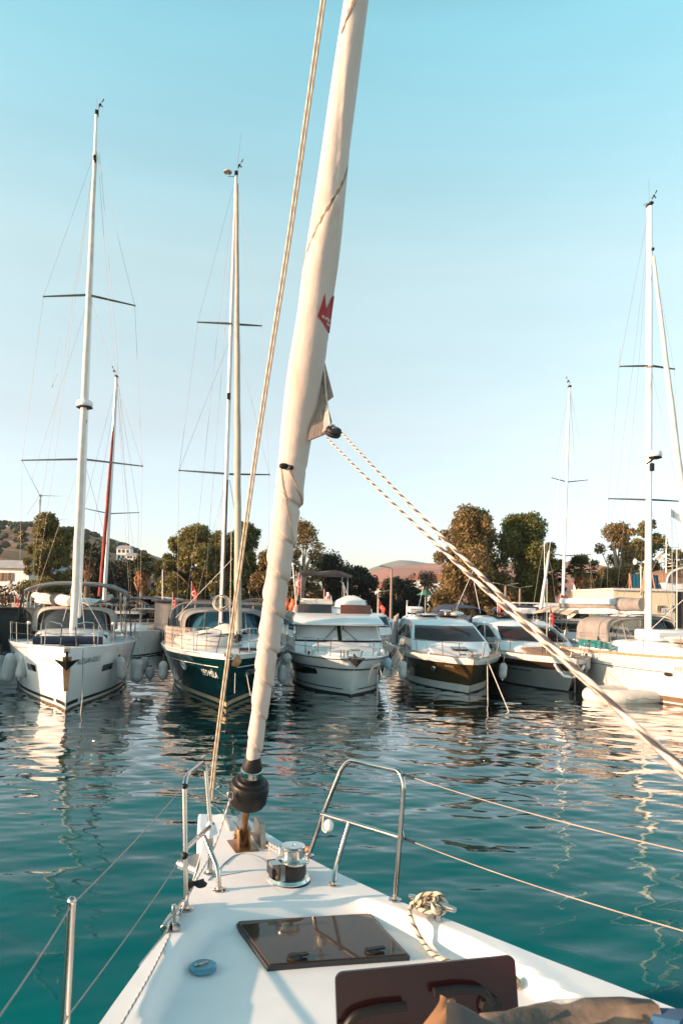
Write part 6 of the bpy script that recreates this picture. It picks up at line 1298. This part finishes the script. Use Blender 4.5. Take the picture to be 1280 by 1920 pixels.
# bow roller cheeks and white bow block
m = MB()
for a, c_ in ((DP(432, 1560), P(418, 1537, 5.02)), (DP(470, 1562), P(445, 1530, 5.0))):
    a_, b2 = S.l(a), S.l(c_); d_ = b2-a_; m.hexa([a_+Vector((-.006, 0, -.01)), a_+Vector((.006, 0, -.01)), b2+Vector((.006, 0, -.02)), b2+Vector((-.006, 0, -.02))], [a_+Vector((-.006, 0, .03)), a_+Vector((.006, 0, .03)), b2+Vector((.006, 0, .07)), b2+Vector((-.006, 0, .07))])
m.lathe([(.03, -.045), (.018, 0), (.03, .045)], S.l(P(440, 1538, 4.98)), 14, (1, 0, 0)).box(S.l(DP(462, 1553))+Vector((0, 0, .01)), (.10, .28, .012)); S.part(m, 'bow_roller', STEEL)
m = MB(); q = [DP(370, 1560), DP(398, 1568), P(416, 1530, 5.05), P(372, 1528, 5.0)]; q = [S.l(p) for p in q]; m.hexa([p+Vector((0, 0, -.25)) for p in q], [p+Vector((0, 0, .012)) for p in q]); S.part(m, 'bow_block', WDK, bev=.015)
m = MB(); w = [P(402, 1590, 4.75), P(345, 1612, 4.6), P(333, 1612, 4.5), P(404, 1640, 4.3)]; w = [S.l(p) for p in w]; m.hexa([p+Vector((0, 0, -.05)) for p in w], w); an = S.part(m, 'anchor', pm('anchor_grey', (.10, .14, .16), .5, .3), smooth=0); S.part(MB().tube([w[2]+Vector((0, 0, -.02)), w[3]+Vector((0, 0, -.02))], .010, 8), 'anchor_edge', GEL, parent=an)
# windlass and chain
wl_ = S.l(DP(541, 1650)); WS = pm('windlass_chrome', (.70, .66, .60), .14, 1., var=.15, scale=20)
wb = S.part(MB().lathe([(.118, 0), (.122, .012), (.112, .026), (.095, .032)], wl_, 36, sx=.92).box(wl_+Vector((.0, 0, .015)), (.14, .16, .02)), 'windlass', WS); S.part(MB().lathe([(.122, -.004), (.124, .003), (.122, .006)], wl_, 36, sx=.92), 'base_gasket', BLACK, parent=wb)
S.part(MB().lathe([(.088, .03), (.092, .036), (.092, .088), (.085, .094)], wl_, 28).box(wl_+Vector((.075, -.02, .062)), (.05, .10, .062)), 'gypsy_cover', pm('windlass_black', (.02, .016, .014), .4, var=.3), parent=wb)
S.part(MB().lathe([(.05, .090), (.088, .094), (.090, .104), (.080, .108), (.064, .112), (.058, .120), (.057, .158), (.064, .163), (.066, .168), (.066, .176), (.062, .180), (.014, .181), (.012, .177), (0, .177)], wl_+Vector((-.02, 0, 0)), 36), 'capstan_drum', WS, parent=wb)
S.part(MB().box(wl_+Vector((.085, .03, .10)), (.05, .07, .02)).box(wl_+Vector((.06, .075, .06)), (.025, .02, .11)), 'chain_stripper', STEEL, parent=wb)
ca, cb2 = S.l(DP(524, 1622))+Vector((0, 0, .075)), S.l(P(470, 1548, 4.92))+Vector((0, 0, .02)); m = MB(); N_ = 22; dch = (cb2-ca)
for k in range(N_):
    c = ca.lerp(cb2, (k+.5)/N_)-Vector((0, 0, .03*math.sin(math.pi*(k+.5)/N_))); d_ = dch.normalized(); sdv = d_.cross(Vector((0, 0, 1))).normalized() if k % 2 else Vector((0, 0, 1)); l2 = dch.length/N_*.78
    m.tube([c+d_*math.cos(6.283*q/10)*l2+sdv*math.sin(6.283*q/10)*.016 for q in range(11)], .0062, 6)
S.part(m, 'anchor_chain', pm('galvanised_chain', (.62, .60, .58), .4, .6, var=.25, scale=30))
# pulpits
TUB = pm('pulpit_steel', (.50, .46, .43), .13, 1., var=.12, scale=9)
def tubes(name, segs, r=.0125, feet=()):
    m = MB()
    for sg, fr_ in segs: m.tube(fillet([S.l(p) for p in sg], fr_), r, 12)
    for f_ in feet: m.lathe([(.034, -.004), (.034, .006), (.018, .010), (.016, .02)], S.l(f_), 16)
    return S.part(m, name, TUB)
f1, f2, f3 = DP(740, 1688), DP(625, 1660), DP(578, 1605)
tubes('pulpit', [([f1, P(757, 1470, 3.80), P(748, 1445, 3.83), P(655, 1425, 4.18), P(640, 1440, 4.22), P(607, 1522, 4.25), f3], .09), ([P(603, 1526, 4.25), P(750, 1570, 3.83)], .0), ([P(654, 1543, 4.08), P(628, 1630, 4.03), f2], .05)], feet=(f1, f2, f3))
g1, g2, g3 = DP(349, 1706), DP(411, 1670), DP(393, 1638)
tubes('pulpit', [([g1, P(346, 1468, 3.62), P(352, 1452, 3.70), P(380, 1430, 4.05), P(386, 1440, 4.07), P(396, 1570, 4.02), g3], .06), ([P(348, 1592, 3.6), P(398, 1545, 4.03)], 0.), ([P(383, 1568, 3.95), P(409, 1630, 3.83), g2], .05)], feet=(g1, g2, g3))
lt = thing('navigation_light', 'small white fitting clipped under the right pulpit rail', 'light', P(616, 1548, 4.1)); MB().ball((0, 0, 0), (.028, .022, .034), 14, 10).build('lamp_glass', GEL, lt); MB().tube(fillet([(-.03, 0, .05), (-.035, 0, -.02), (-.012, -.02, -.035), (.0, 0, .03)], .012), .004, 6).build('clip', ROPE_W, lt)
S.part(MB().lathe([(.016, -.018), (.02, -.01), (.02, .01), (.016, .018)], S.l(P(578, 1594, 4.38)), 12), 'orange_tape', pm('orange_tape', (.55, .17, .05), .6)); S.part(MB().lathe([(.0, -.04), (.018, -.035), (.022, .02), (.012, .045), (0, .05)], S.l(P(393, 1558, 3.99)), 12), 'rail_float', GEL)
# port stanchion, lifelines, furling line, chock
stb = P(122, 1925, 2.06); st_ = S.part(MB().tube([S.l(stb+(stb-P(135, 1690, 2.06))*.45), S.l(P(135, 1690, 2.06))], .0125, 14).ball(S.l(P(135, 1690, 2.06)), .0135, 10, 8), 'stanchion', TUB)
LIFE = pm('lifeline_wire', (.22, .21, .20), .5, .3, var=.2)
for a, c, e_ in ((P(346, 1472, 3.62), P(135, 1697, 2.06), P(-40, 1960, 1.35)), (P(346, 1600, 3.6), P(128, 1905, 2.06), P(40, 2050, 1.5))): S.part(MB().tube([S.l(p) for p in sag(a, c, .012, 12)]+[S.l(p) for p in sag(c, e_, .01, 6)[1:]], .0024, 6), 'lifeline', LIFE)
S.part(MB().ball(S.l(P(346, 1474, 3.6)), (.018, .018, .014), 10, 8).ball(S.l(P(346, 1604, 3.59)), (.018, .018, .02), 10, 8), 'lifeline_end', BLACK)
for a, c in ((P(756, 1452, 3.82), P(1420, 1628, 2.05)), (P(758, 1572, 3.83), P(1420, 1785, 2.0))): 
    pts = [S.l(p) for p in sag(a, c, .02, 16)]; S.part(MB().tube(pts, .0019, 6), 'lifeline', pm('tan_lifeline', (.36, .28, .23), .6, var=.2)); S.part(MB().tube(pts[:2]+[pts[0].lerp(pts[1], .99)] if False else [pts[0], pts[0].lerp(pts[1], .9)], .0068, 8), 'lifeline_sleeve', BLACK)
m = MB().tube(fillet([S.l(P(752, 1545, 3.83)), S.l(P(757, 1572, 3.82)), S.l(P(752, 1576, 3.82))], .01), .003, 5); S.part(m, 'lifeline_shackle', STEEL)
FL = [P(432, 1497, cD.y-.12), P(403, 1585, 4.05), P(362, 1662, 3.63), P(326, 1738, 3.40), P(286, 1820, 2.98), P(226, 1925, 2.55), P(180, 2010, 2.3)]
tag(MB().tube([p-FL[0] for p in spline(FL, 6)], .0048, 8).build('furling_line', rope_mat('furling_cord', (.58, .54, .50), (.22, .22, .24), .55, 14), None, loc=FL[0]), 'thin grey line from the furling drum along the left deck edge', 'rope')
c = S.l(P(353, 1660, 3.63)); S.part(MB().lathe([(.02, -.022), (.026, -.012), (.026, .012), (.02, .022)], c, 14).tube([c, c+Vector((-.075, 0, .012))], .012, 8).ball(c+Vector((-.06, .01, .0)), (.03, .02, .016), 10, 8), 'line_block', BLACK)
ck = MB(); a, c = DP(308, 1742, .02), DP(347, 1690, .02); ck.tube([S.l(a), S.l(a.lerp(c, .3)), S.l(c)], [.02, .024, .02], 10); c2 = S.l(DP(327, 1738)); ck.box(c2+Vector((0, 0, .02)), (.035, .10, .04)).box(c2+Vector((0, -.03, .05)), (.02, .03, .07)); S.part(ck, 'fairlead', STEEL, bev=.004)
S.part(MB().tube([S.l(UV(-hw(v)-.006, v, -.012)) for v in [1.35+.08*k for k in range(6)]], .010, 8), 'chafe_strip', STEEL)
# starboard cleat with its made-fast rope
cc = DP(812, 1698, .0); ca_, cb3 = P(768, 1681, 3.80), P(852, 1706, 3.54); cm = (ca_+cb3)/2; ax2 = (cb3-ca_).normalized(); m = MB().tube([S.l(ca_), S.l(ca_.lerp(cb3, .1)), S.l(cm), S.l(ca_.lerp(cb3, .9)), S.l(cb3)], [.013, .016, .019, .016, .013], 12)
for k in (-.045, .045): p = cm+ax2*k; m.tube([S.l(p), S.l(Vector((p.x, p.y, DZ(p.x, p.y)-.005)))], [.015, .021], 10)
S.part(m, 'mooring_cleat', STEEL)
CORD = rope_mat('beige_mooring_rope', (.58, .48, .35), (.07, .06, .05), .72, 12); rt = []; sdx = ax2.cross(Vector((0, 0, 1))).normalized()
for k in range(64):
    a = 2*math.pi*k/64*3.0; rt.append(cm+ax2*(.085*math.sin(a*.5+.4))+sdx*(.058*math.sin(a))+Vector((0, 0, .000+.022*math.cos(a)+.010*math.sin(k*.2))))
lp = [cm+ax2*x+sdx*y+Vector((0, 0, z*.72)) for x, y, z in ((-.05, .04, -.02), (-.03, .0, .045), (.02, -.03, .055), (.05, -.045, .0), (.03, -.05, -.035), (-.04, -.055, -.035), (-.075, -.02, -.03), (-.05, .045, -.03), (.04, .05, -.032), (.075, .0, -.028), (.05, -.05, -.02), (.0, -.02, .05), (-.04, .03, .05), (-.07, .05, .0))]
tail = [DP(783, 1690, .045), DP(768, 1706, .03), DP(773, 1728, .018), DP(783, 1750, -.02), DP(794, 1768, -.05), DP(812, 1790, -.052), DP(850, 1806, -.052), DP(900, 1822, -.052), DP(940, 1836, -.052), DP(962, 1842, -.05)]
path = rt+spline(lp, 6)+spline(tail, 6); o0 = cc.copy()
rp = thing('mooring_rope', 'beige rope made fast on the right deck cleat, tail lying on the deck', 'rope', o0); MB().tube([p-o0 for p in path], .0105, 8).build('rope', CORD, rp); MB().ball(tuple(DP(966, 1842, -.045)-o0), (.022, .022, .024), 12, 10, lambda v: 1+.15*math.sin(9*v.x)*math.sin(8*v.y)).build('knotted_end', pm('fuzzy_knot', (.30, .25, .16), .9, var=.4, scale=60), rp)
# spare halyard pair from the bow up past the sail
ha, hz_ = P(395, 1500, 4.85), P(606, 0, 3.35); HAL = rope_mat('beige_halyard', (.60, .47, .34), (.40, .28, .18), .6, 9)
mid = [P(*q) for q in ((395, 1500, 4.85), (407, 1390, 4.72), (428, 1230, 4.55), (480, 850, 4.12), (540, 460, 3.74), (576, 210, 3.5), (606, 0, 3.33))]; top_ = mid[-1]+(mid[-1]-mid[-2])*3.0; mid.append(top_)
for k, lb in ((-.0072, 'left strand of the doubled beige halyard beside the furled headsail'), (.0072, 'right strand of the doubled beige halyard beside the furled headsail')):
    pts = [p+Vector((k, .004*k, 0)) for p in spline(mid, 8)]; tag(MB().tube([p-pts[0] for p in pts], .0060, 8).build('halyard', HAL, None, loc=pts[0]), lb, 'rope', 'doubled halyard')
# bundle of patterned cloth and a tan leather corner on the cabin top, at the lower right
PAT = pm('patterned_cloth', (.13, .10, .078), .9, var=.5, scale=9, bump=.5, bscale=14); n = PAT.node_tree; b_ = n.nodes['Principled BSDF']; old = b_.inputs['Base Color'].links[0].from_socket
tcn = n.nodes.new('ShaderNodeTexCoord'); nzs = n.nodes.new('ShaderNodeTexNoise'); nzs.inputs['Scale'].default_value = 6.5; rps = n.nodes.new('ShaderNodeValToRGB'); rps.color_ramp.elements[0].position = .60; rps.color_ramp.elements[1].position = .63; mxs = n.nodes.new('ShaderNodeMix'); mxs.data_type = 'RGBA'; mxs.inputs[7].default_value = (.66, .62, .56, 1)
for a, c in ((tcn.outputs['Object'], nzs.inputs[0]), (nzs.outputs['Fac'], rps.inputs[0]), (rps.outputs[0], mxs.inputs[0]), (old, mxs.inputs[6]), (mxs.outputs[2], b_.inputs['Base Color'])): n.links.new(a, c)
cb4 = thing('cloth_bundle', 'brown patterned cloth bundle with white patches and a blue end at the lower right', 'cloth', P(1060, 1990, 1.62)); o_ = Vector(cb4.location)
prf = [(900, 1925, 1.55), (950, 1905, 1.6), (1000, 1892, 1.65), (1060, 1886, 1.68), (1120, 1884, 1.66), (1180, 1886, 1.62), (1235, 1890, 1.58)]
rows = []
for i, (px, py, Y) in enumerate(prf):
    t_ = P(px, py, Y)-o_; r = []
    for k in range(14): a = math.pi*2*k/14; r.append(t_+Vector((.01*math.sin(3*a+i), .12*math.sin(a)+.01*math.sin(5*a+i*2), -.13+.13*math.cos(a)+.008*math.sin(4*a+i*1.3))))
    rows.append(r)
MB().loft(rows).build('cloth', PAT, cb4, smooth=70)
a = P(1228, 1889, 1.58)-o_; c = P(1330, 1896, 1.5)-o_; MB().tube([a+Vector((-.02, 0, -.10)), a+Vector((.02, 0, -.115)), c+Vector((0, 0, -.12))], [.085, .11, .11], 14, wob=lambda d, t: 1+.06*math.sin(4*t+d*9)).build('blue_end', pm('blue_cloth', (.015, .07, .15), .85, var=.25), cb4)
lb_ = thing('leather_bag', 'tan leather bag corner in front of the open hatch at the bottom', 'bag', P(850, 1990, 1.45)); o_ = Vector(lb_.location); TANL = pm('tan_leather', (.26, .135, .06), .65, var=.25, scale=6); GRYL = pm('dark_leather', (.085, .07, .062), .7, var=.25)
top = P(834, 1874, 1.45)-o_; fl_, br_, bb = P(790, 1945, 1.40)-o_, P(862, 1945, 1.40)-o_, P(880, 1880, 1.52)-o_
ap0, ap1 = P(829, 1873, 1.45)-o_, P(846, 1876, 1.45)-o_; rows = []
for k in range(11):
    t_ = k/10; l_ = ap0.lerp(fl_, t_)+Vector((.004*math.sin(t_*5), 0, .006*math.sin(t_*3.1))); r_ = ap1.lerp(br_, t_)
    rows.append([l_.lerp(r_, q/8)+Vector((0, -.030*math.sin(math.pi*q/8)*(.3+t_), .003*math.sin(q*1.3+t_*6))) for q in range(9)])
MB().slab(rows, .008).build('bag_flap', TANL, lb_, smooth=60)
rows = [[P(x, y+dy, Yy)-o_ for (x, y) in ((836, 1877), (850, 1879), (868, 1886), (886, 1896), (905, 1908), (930, 1917), (960, 1925))] for dy, Yy in ((70, 1.37), (2, 1.42), (0, 1.50), (60, 1.56))]; MB().slab(rows, .01).build('bag_body', GRYL, lb_)
